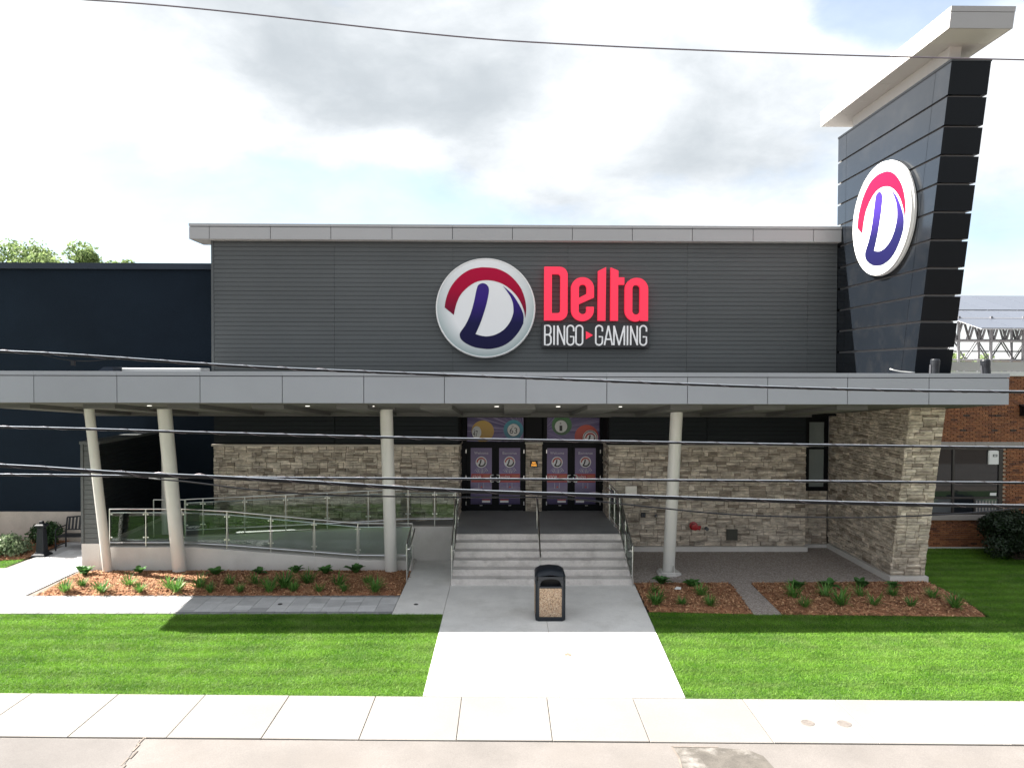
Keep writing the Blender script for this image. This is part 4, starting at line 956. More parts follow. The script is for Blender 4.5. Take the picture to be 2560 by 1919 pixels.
for x0, x1 in ((CX0, CX0 + .035), (CX1 - .03, CX1)):
    mb = MB(); mb.prism([(FY + .04, sz(FY)), (CR, sz(CR)), (CR, 5.40), (FY + .04, 5.44)], 'x', x0, x1, 'metal_cool'); mb.build('end_panel', cn)
mb = MB(); mb.hexa([(CX0 + .04, FY + .04, sz(FY) - .0), (CX1 - .04, FY + .04, sz(FY)), (CX1 - .04, CR, sz(CR)), (CX0 + .04, CR, sz(CR)), (CX0 + .04, FY + .04, sz(FY) + .018), (CX1 - .04, FY + .04, sz(FY) + .018), (CX1 - .04, CR, sz(CR) + .018), (CX0 + .04, CR, sz(CR) + .018)], 'soffit'); so = mb.build('soffit', cn)
for k, x in enumerate([-11.5, -9.5, -7.5, -5.5, -3.5, -1.5, .5, 2.5, 4.5, 6.5, 8.5]):
    mb = MB(); y0, y1 = 17.2, 21.85
    mb.hexa([(x - .5, y0, sz(y0) - .10), (x + .25, y0, sz(y0) - .10), (x + .25, y1, sz(y1) - .10), (x - .5, y1, sz(y1) - .10), (x - .5, y0, sz(y0) + .005), (x + .25, y0, sz(y0) + .005), (x + .25, y1, sz(y1) + .005), (x - .5, y1, sz(y1) + .005)], 'soffit'); mb.build('soffit_beam', cn)
mb = MB(); mb.hexa([(CX0 + .05, 21.86, sz(21.86) - .12), (9.4, 21.86, sz(21.86) - .12), (9.4, 22.14, sz(22.14) - .12), (CX0 + .05, 22.14, sz(22.14) - .12), (CX0 + .05, 21.86, sz(21.86)), (9.4, 21.86, sz(21.86)), (9.4, 22.14, sz(22.14)), (CX0 + .05, 22.14, sz(22.14))], 'soffit'); mb.build('soffit_beam', cn)
for x in (-9.39, -5.49, -3.89, -2.33, -.80, .73, 2.27):
    y = 17.9; MB().lathe([(.055, sz(y) - .012), (.055, sz(y) + .01)], x + .62, y, 16, 'downlight').build('downlight', cn)
for x, r_ in ((-10.86, .122), (-8.9, .178), (-3.095, .168), (4.565, .163)):
    zt = sz(18.95) + .03
    MB().tube([(x, 19.80, -.05), (x, 18.94, zt)], r_, 28, 'column_paint').build('column', cn, smooth=True, autos=True)
    MB().box(x - .26, x + .26, 18.72, 19.2, sz(18.95) - .028, sz(18.95) + .02, 'soffit').build('column_head', cn)
MB().tube([(-10.15, 21.7, .6), (-10.15, 21.7, sz(21.7))], .13, 24, 'column_paint').build('column', cn, smooth=True, autos=True)
mb = MB(); mb.lathe([(.34, -.1), (.34, .035), (.31, .06)], 4.565, 19.74, 8, 'concrete_wall', R(22.5)); mb.box(4.33, 4.80, 19.5, 19.97, .06, .085, 'column_paint'); mb.box(4.66, 4.675, 19.50, 19.66, .085, .25, 'column_paint'); mb.build('footing', cn)
# things standing on the canopy roof
def flood(x, y, tilt, label):
    t = thing('floodlight', (x, y, 5.5), label, 'floodlight', 'floodlights on the canopy', local=True); t.rotation_euler = (0, tilt, 0)
    MB().tube([(0, 0, -.06), (0, 0, .05)], .025, 8, 'black_metal').build('stem', t)
    MB().lathe([(.085, .03), (.095, .06), (.095, .22), (.10, .22), (.10, .26), (.105, .26), (.105, .36), (.085, .39), (.04, .395)], 0, 0, 18, 'black_metal').build('housing', t)
    MB().box(-.115, -.09, -.03, .03, .05, .25, 'galv').build('bracket', t)
flood(10.17, 16.9, R(2), 'small black cylinder floodlight at the foot of the tower')
flood(11.41, 16.9, R(-6), 'small black cylinder floodlight near the canopy right end')
o = MB().tube([(9.27, 17.2, 5.655), (9.37, 17.19, 5.62), (9.53, 17.19, 5.59), (9.72, 17.19, 5.575), (9.86, 17.19, 5.57)], .016, 8, 'roof_white').build('loose_cable', smooth=True); tag(o, 'short white cable lying on the canopy in front of the tower', 'cable')
o = MB().cbox(-11.3, -8.98, 21.4, 22.1, 5.36, 5.635, .02, 'roof_white').build('roof_curb'); tag(o, 'low white roof curb behind the canopy edge at left', 'roof curb')
o = MB().prism([(-12.0, 5.4), (-11.34, 5.4), (-11.34, 5.66), (-11.6, 5.66)], 'y', 21.0, 21.8, 'navy_cap').build('roof_hatch'); tag(o, 'dark sloping hatch on the canopy beside the white curb', 'roof hatch')

# ================================================================== STEPS, LANDING, RAMP
stp = MB().box(-1.36, 3.3, 20.16, 23.6, -.2, .9, 'concrete_step').build('entrance_steps'); structure(stp, 'six pale concrete steps up to the landing before the doors', 'steps')
for k in range(6):
    y0 = 18.64 + .3 * k; z1 = (k + 1) / 6
    if k < 5:
        wx = 3.40 - .02 * k
        mb = MB(); mb.hexa([(-1.37, y0 + .018, z1 - 1 / 6 - .02), (wx, y0 + .018, z1 - 1 / 6 - .02), (wx, 20.2, z1 - 1 / 6 - .02), (-1.37, 20.2, z1 - 1 / 6 - .02), (-1.37, y0, z1), (wx, y0, z1), (wx, y0 + .33, z1), (-1.37, y0 + .33, z1)], 'concrete_step'); mb.build('step', stp, bevel=.012)
MB().hexa([(-1.37, 20.158, .82), (3.31, 20.158, .82), (3.31, 20.5, .82), (-1.37, 20.5, .82), (-1.37, 20.14, 1.0), (3.31, 20.14, 1.0), (3.31, 20.5, .998), (-1.37, 20.5, .998)], 'concrete_step').build('step', stp, bevel=.012)
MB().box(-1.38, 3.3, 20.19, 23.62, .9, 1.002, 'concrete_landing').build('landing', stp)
rp = MB().hexa([(-11.1, 20.24, -.1), (-2.56, 20.24, -.1), (-2.56, 21.1, -.1), (-11.1, 21.1, -.1), (-11.1, 20.24, .60), (-2.56, 20.24, .05), (-2.56, 21.1, .05), (-11.1, 21.1, .60)], 'concrete_step').build('ramp')
structure(rp, 'switchback concrete wheelchair ramp left of the steps', 'ramp')
MB().prism([(-11.2, -.1), (-2.56, -.1), (-2.56, .28), (-4.05, .31), (-8.6, .665), (-11.2, .665)], 'y', 20.0, 20.24, 'concrete_wall').build('ramp_wall', rp, bevel=.01)
MB().prism([(-9.6, -.1), (-1.385, -.1), (-1.385, 1.0), (-3.2, 1.0), (-9.6, .69)], 'y', 21.1, 21.3, 'concrete_wall').build('ramp_wall', rp, bevel=.01)
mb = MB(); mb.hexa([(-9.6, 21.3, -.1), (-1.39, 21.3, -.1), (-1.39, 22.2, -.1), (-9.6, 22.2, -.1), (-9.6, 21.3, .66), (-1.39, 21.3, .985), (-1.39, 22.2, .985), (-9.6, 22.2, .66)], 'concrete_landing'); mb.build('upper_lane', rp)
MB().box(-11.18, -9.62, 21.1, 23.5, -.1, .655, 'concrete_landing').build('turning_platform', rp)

def railing(name, label, pts, pane=True, hand=None, bottom=True, end_caps=True, group='stainless railings'):
    """pts: (x,y,zbase,zbottomrail,ztop)"""
    P = pts; t = thing(name, (P[0][0], P[0][1], P[0][2]), label, 'railing', group)
    for (x, y, zb, zr, zt) in P: MB().tube([(x, y, zb - .02), (x, y, zt)], .018, 10, 'steel').build('post', t, smooth=True, autos=True)
    MB().tube([(x, y, zt) for x, y, zb, zr, zt in P], .021, 10, 'steel').build('top_rail', t, smooth=True, autos=True)
    if bottom: MB().tube([(x, y, zr) for x, y, zb, zr, zt in P], .016, 8, 'steel').build('bottom_rail', t, smooth=True, autos=True)
    if hand:
        ox, oy, dzh = hand; MB().tube([(P[0][0] + ox * .3, P[0][1] + oy * .3, P[0][4] + dzh)] + [(x + ox, y + oy, zt + dzh) for x, y, zb, zr, zt in P] + [(P[-1][0] + ox * .3, P[-1][1] + oy * .3, P[-1][4] + dzh)], .019, 8, 'steel').build('handrail', t, smooth=True, autos=True)
    if pane:
        for a, b in zip(P[:-1], P[1:]):
            d = Vector((b[0] - a[0], b[1] - a[1], 0)); L_ = d.length; d /= L_; n = Vector((-d.y, d.x, 0)) * .005
            p0 = Vector((a[0], a[1], 0)) + d * .05; p1 = Vector((b[0], b[1], 0)) - d * .05
            q = [(p0, a[3] + .05, a[4] - .09), (p1, b[3] + .05, b[4] - .09)]
            vs = []
            for z in (1, 2):
                for (p, *zz), s_ in ((q[0], -1), (q[1], -1), (q[1], 1), (q[0], 1)): vs.append((p.x + n.x * s_, p.y + n.y * s_, zz[z - 1]))
            MB().hexa(vs, 'rail_glass').build('glass_pane', t)
            for (p, za, zb_), s_ in ((q[0], 1), (q[1], -1)):
                for zz in (za + .10, zb_ - .06):
                    c = p + d * .005 * s_; MB().box(c.x - .024, c.x + .024, c.y - .014, c.y + .014, zz - .017, zz + .017, 'steel').build('clamp', t)
    return t
def fr_z(x): return (1.71 if x < -8.4 else 1.71 - (x + 8.4) / 4.34 * .405 if x < -4.06 else 1.305)
def fr_b(x): return (.665 if x < -8.6 else .665 - (x + 8.6) / 4.55 * .355 if x < -4.05 else .30)
xs = [-10.975, -9.972, -8.979, -7.719, -6.502, -5.294, -4.074, -2.55]
railing('ramp_railing', 'front glass railing of the ramp above the plant bed', [(x, 20.1, fr_b(x), fr_b(x) + .105, fr_z(x)) for x in xs], hand=(0, .08, -.12))
railing('ramp_railing', 'short glass railing turning toward the street at the ramp foot', [(-2.55, 19.98, .0, .40, 1.305), (-2.556, 18.92, .0, .12, 1.0)], hand=(.08, 0, -.12))
xs = [-9.356, -8.843, -7.619, -6.416, -5.199, -3.993, -2.821, -2.035, -1.42]
ub = lambda x: min(1.0, .69 + (x + 9.6) / 6.4 * .31)
railing('ramp_railing', 'upper glass railing of the ramp rising to the landing', [(x, 21.2, ub(x), ub(x) + .11 + (.1 if x > -3.1 else .06), ub(x) + 1.075) for x in xs], hand=(0, .08, -.12))
railing('ramp_railing', 'plain pipe railing at the turn of the ramp behind the column', [(-10.311, 21.25, .655, .8, 1.76), (-9.40, 21.25, .655, .8, 1.76)], pane=False, bottom=False)
railing('stair_railing', 'glass railing on the left side of the entrance steps', [(-1.35, 18.68, .0, .12, 1.03), (-1.35, 19.5, .5, .62, 1.50), (-1.35, 20.2, 1.0, 1.1, 1.93), (-1.35, 21.15, 1.0, 1.1, 1.95)], hand=(.07, 0, -.12))
railing('stair_railing', 'glass railing on the right side of steps and landing', [(3.35, 18.56, .0, .12, 1.045), (3.31, 19.45, .5, .62, 1.58), (3.28, 20.25, 1.0, 1.1, 2.08), (3.27, 21.15, 1.0, 1.1, 2.1), (3.26, 22.05, 1.0, 1.1, 2.12)], hand=(-.07, 0, -.12))
t = thing('stair_handrail', (.97, 19.1, .3), 'single steel handrail down the middle of the steps', 'railing', 'stainless railings')
for y, zb, zt in ((19.0, .33, .74), (19.9, .83, 1.27), (20.85, 1.0, 1.86)): MB().tube([(.97, y, zb - .02), (.97, y, zt)], .018, 10, 'steel').build('post', t, smooth=True, autos=True)
MB().tube([(.97, 18.75, .70), (.97, 18.8, .74), (.97, 19.0, .76), (.97, 20.5, 1.80), (.97, 20.9, 1.88), (.97, 21.15, 1.88), (.97, 21.2, 1.82)], .023, 10, 'steel').build('top_rail', t, smooth=True, autos=True)

# wing wall left of the ramp
ww = thing('wing_wall', (-11.45, 21.5, 0), 'narrow grey sided wing wall standing beside the bench', 'wall')
MB().box(-11.70, -11.20, 20.0, 23.55, -.1, .765, 'concrete_wall').build('plinth', ww, bevel=.01)
MB().box(-11.66, -11.23, 20.06, 23.55, .765, 3.52, 'siding_back').build('core', ww)
z = .78; me = MB().box(-11.635, -11.225, 20.022, 20.06, 0, dz - .009, 'siding').mesh('siding_board'); me2 = MB().box(-11.225, -11.19, 20.03, 23.5, 0, dz - .009, 'siding_dark').mesh('siding_board'); me3 = MB().box(-11.70, -11.66, 20.03, 23.5, 0, dz - .009, 'siding').mesh('siding_board')
while z < 3.48:
    for q in (me, me2, me3):
        o = bpy.data.objects.new('siding_board', q); COL.objects.link(o); o.parent = ww; o.location = Vector((0, 0, z)) - ww.location
    z += dz
MB().box(-11.71, -11.64, 20.0, 20.03, .765, 3.52, 'siding').build('corner_trim', ww)
MB().box(-11.73, -11.17, 19.98, 23.56, 3.52, 3.6, 'siding').build('coping', ww)

# ================================================================== DARK BUILDING AT LEFT
db = thing('dark_wing', (-17, 24, 0), 'windowless dark navy building wing at left with concrete base', 'building')
MB().box(-40, -8.92, 23.6, 40, .95, 8.83, 'navy_wall').build('wall', db)
MB().box(-40, -8.93, 23.5, 40, 8.835, 9.03, 'navy_cap').build('coping', db)
MB().box(-40, -8.93, 23.54, 24, -.2, .945, 'foundation').build('foundation', db)

# ================================================================== BRICK BUILDING AT RIGHT
bb = thing('brick_building', (14.5, 24, 0), 'orange brown brick building at right edge with dark window', 'building')
BY = 22.6
mb = MB(); WX0, WX1, WZ0, WZ1 = 12.2, 15.84, .93, 3.18
mb.box(11.3, WX0, BY + .05, 23.0, -.2, 5.46, 'mortar'); mb.box(WX1, 24, BY + .05, 23.0, -.2, 5.46, 'mortar'); mb.box(WX0, WX1, BY + .05, 23.0, -.2, WZ0, 'mortar'); mb.box(WX0, WX1, BY + .05, 23.0, WZ1, 5.46, 'mortar')
mb.box(11.3, 24, 23.0, 45, -.2, 5.4, 'far_wall'); bw = mb.build('wall', bb)
MB().box(11.3, 24, BY - .03, BY + .05, -.2, .03, 'concrete_wall').build('plinth', bb)
MB().box(11.2, 24, BY - .06, 23.0, 5.46, 5.60, 'roof_white').build('coping', bb); MB().box(11.25, 24, BY - .02, 23.0, 5.61, 5.905, 'parapet').build('parapet', bb)
for a, b in ((11.4, 13.3), (13.31, 14.9), (14.91, 16.4), (16.41, 18)):
    MB().box(a, b, BY - .035, BY + .04, 3.19, 3.375, 'limestone').build('lintel', bb)
MB().box(12.1, 15.86, BY - .09, BY + .1, .90, 1.06, 'limestone').build('sill', bb, bevel=.01)
ch, bw_, bm_ = .0667, .2, .0125
br_me = {}
def brick_mesh(L_, m): 
    k = (round(L_, 3), m)
    if k not in br_me: br_me[k] = MB().hexa([(.003, 0, .003), (L_ - .003, 0, .003), (L_, .05, 0), (0, .05, 0), (.003, 0, ch - bm_ - .003), (L_ - .003, 0, ch - bm_ - .003), (L_, .05, ch - bm_), (0, .05, ch - bm_)], m)
    return br_me[k]
bricks = []
row = 0; z = .04
while z < 5.42:
    x = 12.55 - (bw_ / 2 if row % 2 else 0)
    while x < 16.9:
        L_ = bw_ - bm_
        inwin = (x + L_ > WX0 + .02 and x < WX1 - .02 and WZ0 - .05 < z < WZ1 + .005); lint = 3.14 < z < 3.37
        if not inwin and not lint:
            x0 = x
            if z > WZ0 - .05 and z < WZ1 and x < WX1 < x + L_: x0, L_ = WX1, x + L_ - WX1
            dark = (row in (55, 62, 67, 75) and (math.sin(x * 37.7 + row) * 43.7) % 1 < .28)
            if L_ > .03: bricks.append((z, x0, L_, 'brick_dark' if dark else 'brick'))
        x += bw_
    z += ch; row += 1
vis = sorted(bricks, key=lambda q: (0 if (12.9 < q[1] < 16.6 and (q[0] < .95 or (q[1] > 15.8 and q[0] < 3.2))) else 1, abs(q[0] - 2)))
mesh_cache = {}
for z, x, L_, m in vis[:300]:
    b = brick_mesh(L_, m); k = (round(L_, 3), m)
    if k not in mesh_cache: mesh_cache[k] = b.mesh('brick')
    o = bpy.data.objects.new('brick', mesh_cache[k]); COL.objects.link(o); o.parent = bw; o.location = (x, BY + random.uniform(-.002, .002), z)
rest = MB()
for z, x, L_, m in vis[300:]:
    b = brick_mesh(L_, m); dy = BY + random.uniform(-.002, .002); rest.add([(p[0] + x, p[1] + dy, p[2] + z) for p in b.v], b.f, m)
o = rest.build('upper_bricks', bw); o['kind'] = 'stuff'
w = MB(); yw = BY + .02
def fbar(x0, x1, z0, z1): w.box(x0, x1, yw, yw + .08, z0, z1, 'frame_brown')
fbar(WX1 - .13, WX1, 1.06, 3.18); fbar(WX0, WX0 + .1, 1.06, 3.18); fbar(WX0 + .1, WX1 - .13, 3.12, 3.18); fbar(WX0 + .1, WX1 - .13, 1.06, 1.12); fbar(WX0 + .1, WX1 - .13, 1.56, 1.62); fbar(14.23, 14.30, 1.12, 1.56); fbar(14.23, 14.30, 1.62, 3.12); fbar(14.93, 14.98, 1.12, 1.56)
wi = w.build('window', bb)
for a, b, c, d, m in ((WX0 + .1, 14.23, 1.62, 3.12, 'pane_dark'), (14.30, WX1 - .13, 1.62, 3.12, 'pane_dark'), (WX0 + .1, 14.23, 1.12, 1.56, 'pane_blind'), (14.30, 14.93, 1.12, 1.56, 'pane_dark'), (14.98, WX1 - .13, 1.12, 1.56, 'pane_blind')):
    MB().box(a, b, yw + .035, yw + .045, c, d, m).build('pane', wi)
mb = MB()
for k in range(7): mb.box(15.02 + k * .1, 15.06 + k * .1, yw + .028, yw + .034, 1.14, 1.5, 'limestone')
mb.build('heater_fins', wi)
MB().box(15.46, 15.66, yw + .028, yw + .034, 1.66, 1.75, 'paper').build('sticker', wi)
o = MB(); o.cbox(15.36, 15.70, yw - .02, yw + .03, 2.66, 3.10, .03, 'paper'); o.box(15.50, 15.64, yw - .026, yw - .02, 2.90, 2.98, 'siding'); o.box(15.53, 15.61, yw - .03, yw - .026, 2.925, 2.955, 'paper'); tag(o.build('window_notice'), 'white rounded notice with small grey label in brick building window', 'notice')
o = MB(); o.box(16.32, 16.62, 22.35, 22.59, 4.2, 4.5, 'black_metal'); o.prism([(22.33, 4.5), (22.6, 4.5), (22.6, 4.56)], 'x', 16.3, 16.64, 'black_metal'); tag(o.build('wall_lamp'), 'black box lamp on the brick wall at the right picture edge', 'wall lamp')

# ---- solar array on that roof
sa = thing('solar_array', (18, 29, 5.42), 'rooftop solar panels on white trusses behind the black tower', 'solar array')
pw = 1.13
def panel(p, du, dv, w, h):
    du, dv = Vector(du).normalized(), Vector(dv).normalized(); n = du.cross(dv).normalized(); p = Vector(p)
    def q(a, b, c): return p + du * a + dv * b + n * c
    mb = MB(); mb.hexa([q(0, 0, -.04), q(w, 0, -.04), q(w, h, -.04), q(0, h, -.04), q(0, 0, 0), q(w, 0, 0), q(w, h, 0), q(0, h, 0)], 'solar_glass'); pa = mb.build('solar_panel', sa)
    mb = MB(); e = .045
    for a0, a1, b0, b1 in ((0, w, 0, e), (0, w, h - e, h), (0, e, e, h - e), (w - e, w, e, h - e)): mb.hexa([q(a0, b0, .002), q(a1, b0, .002), q(a1, b1, .002), q(a0, b1, .002), q(a0, b0, .012), q(a1, b0, .012), q(a1, b1, .012), q(a0, b1, .012)], 'solar_frame')
    mb.build('panel_frame', pa)
dv = (0.30, -2.5, -.81)
for r_ in range(2):
    for k in range(6):
        base = Vector((16.0 + k * 1.15, 30.0, 8.734)) + Vector(dv) * (r_ * 1.06)
        panel(base, (1, 0, 0), dv, 1.12, 2.6)
def bar(a, b, r_, m='white_steel', nm='truss_bar'): MB().tube([a, b], r_, 6, m).build(nm, sa)
for yy, dx in ((26.2, 0), (29.6, .9)):
    s_ = yy / 26.0
    zt, zm, zb = 5.6 + 1.9 * s_, 5.6 + 1.12 * s_, 5.6 + .42 * s_
    X0, X1 = 16.0 * s_ + dx, 20.5 * s_ + dx
    for z_, r_ in ((zt, .05), (zm, .055), (zb, .035)): bar((X0, yy, z_), (X1, yy, z_), r_, nm='truss_chord')
    n = 10
    for k in range(n):
        a = X0 + (X1 - X0) * k / n; b = X0 + (X1 - X0) * (k + .5) / n; c = X0 + (X1 - X0) * (k + 1) / n
        bar((a, yy, zm), (b, yy, zt), .045, nm='truss_brace'); bar((b, yy, zt), (c, yy, zm), .045, 'galv', 'truss_brace')
        if k % 2 == 0: bar((a, yy + .2, zb), (c, yy + .2, zm), .03, 'galv', 'truss_brace'); bar((c, yy + .2, zm), (c + (c - a), yy + .2, zb), .03, 'galv', 'truss_brace')
    for k in (0, 1, 2, 3):
        xp = X0 + .5 + k * (X1 - X0 - .6) / 3.3; MB().box(xp - .038, xp + .038, yy - .06, yy + .02, 5.4, zt + (.1 if yy < 28 else .8), 'white_steel').build('truss_post', sa)
        MB().lathe([(.09, 5.4), (.09, 5.75), (.2, 5.9), (.2, 5.95)], xp + .7, yy + .6, 12, 'siding').build('pedestal', sa)
    for z_ in (5.6 + .2 * s_, 5.6 + .75 * s_): bar((X0, yy + .7, z_), (X1, yy + .7, z_), .025, 'galv', 'rail')
# far things through the truss
fb = thing('far_warehouse', (34, 62, 0), 'pale low warehouse far beyond the brick roof', 'building')
MB().box(28, 44, 60, 70, 0, 6.35, 'far_wall').build('wall', fb); MB().box(27.8, 44.2, 59.9, 70, 6.35, 6.6, 'far_roof').build('roof', fb)
for k in range(6): MB().box(29 + k * 2.4, 30.2 + k * 2.4, 59.95, 60.02, 5.0, 5.9, 'pane_dark').build('window', fb)

# ================================================================== STREET FURNITURE
tb = thing('litter_bin', (1.05, 16.25, .004), 'dark waste bin with pebbled tan panels standing on the walkway', 'litter bin', local=True)
HW, HD = .335, .31
mb = MB()
def rr_ring(hw, hd, z, c, arch=0): 
    pts = [(-hw + c, -hd), (0, -hd), (hw - c, -hd), (hw, -hd + c), (hw, 0), (hw, hd - c), (hw - c, hd), (0, hd), (-hw + c, hd), (-hw, hd - c), (-hw, 0), (-hw, -hd + c)]
    return [(x, y, z - arch * (x / HW) ** 2) for x, y in pts]
b = MB().loft([rr_ring(HW - .02, HD - .02, 0, .05), rr_ring(HW, HD, .03, .05), rr_ring(HW, HD, .10, .05)], 'bin_plastic').build('base', tb)
mb = MB()
for sx_ in (-1, 1):
    for sy in (-1, 1):
        mb = MB(); mb.prism([(sx_ * (HW - .085), sy * HD), (sx_ * (HW - .05), sy * HD), (sx_ * HW, sy * (HD - .05)), (sx_ * HW, sy * (HD - .085)), (sx_ * (HW - .085), sy * (HD - .085))], 'z', .10, .90, 'bin_plastic'); mb.build('corner_post', tb, recalc=True)
MB().box(-HW + .085, HW - .085, -HD + .012, -HD + .03, .10, .74, 'pebble').build('front_panel', tb)
for s_ in (-1, 1): MB().box(min(s_ * (HW - .03), s_ * (HW + .004)), max(s_ * (HW - .03), s_ * (HW + .004)), -HD + .09, HD - .09, .10, .80, 'pebble').build('side_panel', tb)
MB().box(-HW + .085, HW - .085, HD - .03, HD - .012, .10, .9, 'pebble').build('back_panel', tb)
MB().box(-HW + .083, HW - .083, -HD - .004, -HD + .10, .74, .785, 'bin_plastic').build('lip', tb, bevel=.008)
mb = MB(); mb.box(-HW + .09, HW - .09, -HD + .16, -HD + .17, .76, .95, 'bin_inside'); mb.box(-HW + .09, HW - .09, -HD + .10, HD - .05, .70, .76, 'bin_inside'); mb.build('opening', tb)
ar = [(-HW + .05, .80), (-HW + .10, .80)] + [(-.225 + .45 * k / 12, .86 + .095 * math.sin(math.pi * k / 12) ** .45) for k in range(13)] + [(HW - .10, .80), (HW - .05, .80), (HW - .05, 1.0), (-HW + .05, 1.0)]
MB().prism(ar, 'y', -HD - .002, -HD + .05, 'bin_plastic').build('hood_front', tb, recalc=True)
MB().loft([rr_ring(HW + .004, HD + .004, .90, .055, 0), rr_ring(HW + .006, HD + .004, 1.04, .055, .05), rr_ring(HW - .015, HD - .02, 1.10, .06, .055), rr_ring(HW - .07, HD - .075, 1.135, .06, .05), rr_ring(HW - .17, HD - .16, 1.148, .05, .05)][1:], 'bin_plastic').build('hood', tb, smooth=True, autos=True)
mb = MB()
for s_ in (-1, 1): mb.prism([(-HD + .05, .80), (HD - .05, .80), (HD - .05, 1.0), (-HD + .05, 1.0)], 'x', s_ * HW, s_ * (HW - .03), 'bin_plastic')
mb.box(-HW + .05, HW - .05, HD - .03, HD, .8, 1.0, 'bin_plastic'); mb.build('hood_side', tb, recalc=True)

ap = thing('ash_post', (-13.85, 21.66, 0), 'black tapered cigarette ash post beside the bench', 'ash receptacle', local=True)
sq = lambda prof, m, nm: MB().lathe(prof, 0, 0, 4, m, R(45)).build(nm, ap, bevel=.012)
sq([(.29, 0), (.29, .03), (.27, .06), (.20, .09), (.165, .15)], 'black_metal', 'base'); sq([(.165, .15), (.125, .80), (.13, .84)], 'black_metal', 'post'); sq([(.13, .84), (.20, .91), (.20, .93), (.13, .965)], 'black_metal', 'cap'); sq([(.075, .965), (.07, 1.03), (.06, 1.045)], 'black_metal', 'snuffer')

bn = thing('park_bench', (-13.05, 22.5, 0), 'black metal bench half hidden behind the grey wing wall', 'bench', local=True)
for s_ in (-1, 1):
    x = s_ * .74
    MB().tube([(x, -.28, 0), (x, -.28, .42)], .025, 8, 'black_metal').build('leg', bn); MB().tube([(x, .24, 0), (x, .24, .44), (x, .33, .92)], .025, 8, 'black_metal').build('leg', bn)
    MB().tube([(x, -.28, .42), (x, -.29, .58), (x, -.25, .655), (x, -.15, .675), (x, .27, .69)], .02, 8, 'black_metal').build('armrest', bn, smooth=True)
    MB().tube([(x, -.28, .14), (x, .24, .14)], .015, 6, 'black_metal').build('stretcher', bn)
for k in range(6): MB().box(-.74, .74, -.28 + k * .087, -.205 + k * .087, .42, .445, 'black_metal').build('seat_slat', bn)
MB().tube([(-.74, .33, .92), (-.3, .335, .955), (.3, .335, .955), (.74, .33, .92)], .022, 8, 'black_metal').build('back_rail', bn, smooth=True); MB().tube([(-.74, .265, .55), (.74, .265, .55)], .018, 8, 'black_metal').build('back_rail', bn)
for k in range(13):
    x = -.66 + k * .11; MB().hexa([(x - .03, .258, .55), (x + .03, .258, .55), (x + .03, .272, .55), (x - .03, .272, .55), (x - .03, .325, .94), (x + .03, .325, .94), (x + .03, .339, .94), (x - .03, .339, .94)], 'black_metal').build('back_slat', bn)

# ================================================================== OVERHEAD CABLES
WYY = 7.0
def interp(pts, X):
    xs_ = [p[0] for p in pts]; zs_ = [p[1] for p in pts]
    if X < xs_[0]: return zs_[0] + (X - xs_[0]) * (zs_[1] - zs_[0]) / (xs_[1] - xs_[0])
    if X > xs_[-1]: return zs_[-1] + (X - xs_[-1]) * (zs_[-1] - zs_[-2]) / (xs_[-1] - xs_[-2])
    n = len(pts)
    for i in range(n - 1):
        if X <= xs_[i + 1]:
            t = (X - xs_[i]) / (xs_[i + 1] - xs_[i]); p0, p1, p2, p3 = zs_[max(i - 1, 0)], zs_[i], zs_[i + 1], zs_[min(i + 2, n - 1)]
            return .5 * (2 * p1 + (p2 - p0) * t + (2 * p0 - 5 * p1 + 4 * p2 - p3) * t * t + (3 * p1 - p0 - 3 * p2 + p3) * t ** 3)
def cable(label, pts, r_, kind, x0=-14, x1=14, yoff=0):
    def path(dz=0, dy=0, step=.25):
        n = int((x1 - x0) / step); return [(x0 + (x1 - x0) * i / n, WYY + yoff + dy, interp(pts, x0 + (x1 - x0) * i / n) + dz) for i in range(n + 1)]
    t = thing('overhead_cable', (x0, WYY + yoff, interp(pts, x0)), label, 'cable', 'overhead cables crossing the view')
    if kind == 'bare': MB().tube(path(), r_, 8, 'wire_bare').build('wire', t, smooth=True); return t
    if kind == 'drop': MB().tube(path(step=.12), r_, 8, 'wire_black').build('wire', t, smooth=True); return t
    MB().tube(path(), r_, 8, 'wire_black').build('wire', t, smooth=True)
    MB().tube(path(r_ * 1.15, -.004), r_ * .36, 8, 'messenger_highlight').build('messenger_wire', t, smooth=True)  # messenger strand, coloured to imitate the cable's bright top highlight
    if kind == 'bundle': MB().tube(path(-r_ * 1.3, .006), r_ * .8, 8, 'wire_black').build('wire', t, smooth=True)
    n = int(10.6 / .035); hp = []
    for i in range(n):
        X = -5.3 + 10.6 * i / n; a = i * .035 / .38 * 2 * math.pi; k = 1.55 if kind == 'lashed' else 1.9
        hp.append((X, WYY + yoff + math.cos(a) * r_ * k, interp(pts, X) + math.sin(a) * r_ * k + r_ * .3))
    MB().tube(hp, .0014, 4, 'lash').build('lashing_wire', t)
    return t
cable('highest thin bare wire crossing the sky', [(-4.026, 9.127), (.069, 8.768), (5.044, 8.626)], .0075, 'bare')
c2 = cable('thick cable crossing the canopy fascia', [(-4.859, 5.764), (-2.401, 5.62), (-.233, 5.537), (2.892, 5.432), (5.098, 5.398)], .0108, 'lashed')
MB().tube([(-4.45, WYY - .01, 5.735), (-4.3, WYY - .01, 5.700), (-4.15, WYY - .01, 5.678), (-4.0, WYY - .01, 5.676), (-3.85, WYY - .01, 5.69), (-3.7, WYY - .01, 5.70)], .004, 6, 'wire_black').build('splice_loop', c2)
MB().box(-4.165, -4.135, WYY - .03, WYY + .0, 5.632, 5.678, 'black_metal').build('splice_box', c2)
cable('cable crossing just above the door lintels', [(-4.867, 5.034), (-2.404, 4.972), (-.699, 4.933), (1.329, 4.901), (2.897, 4.876), (5.107, 4.852)], .0098, 'lashed')
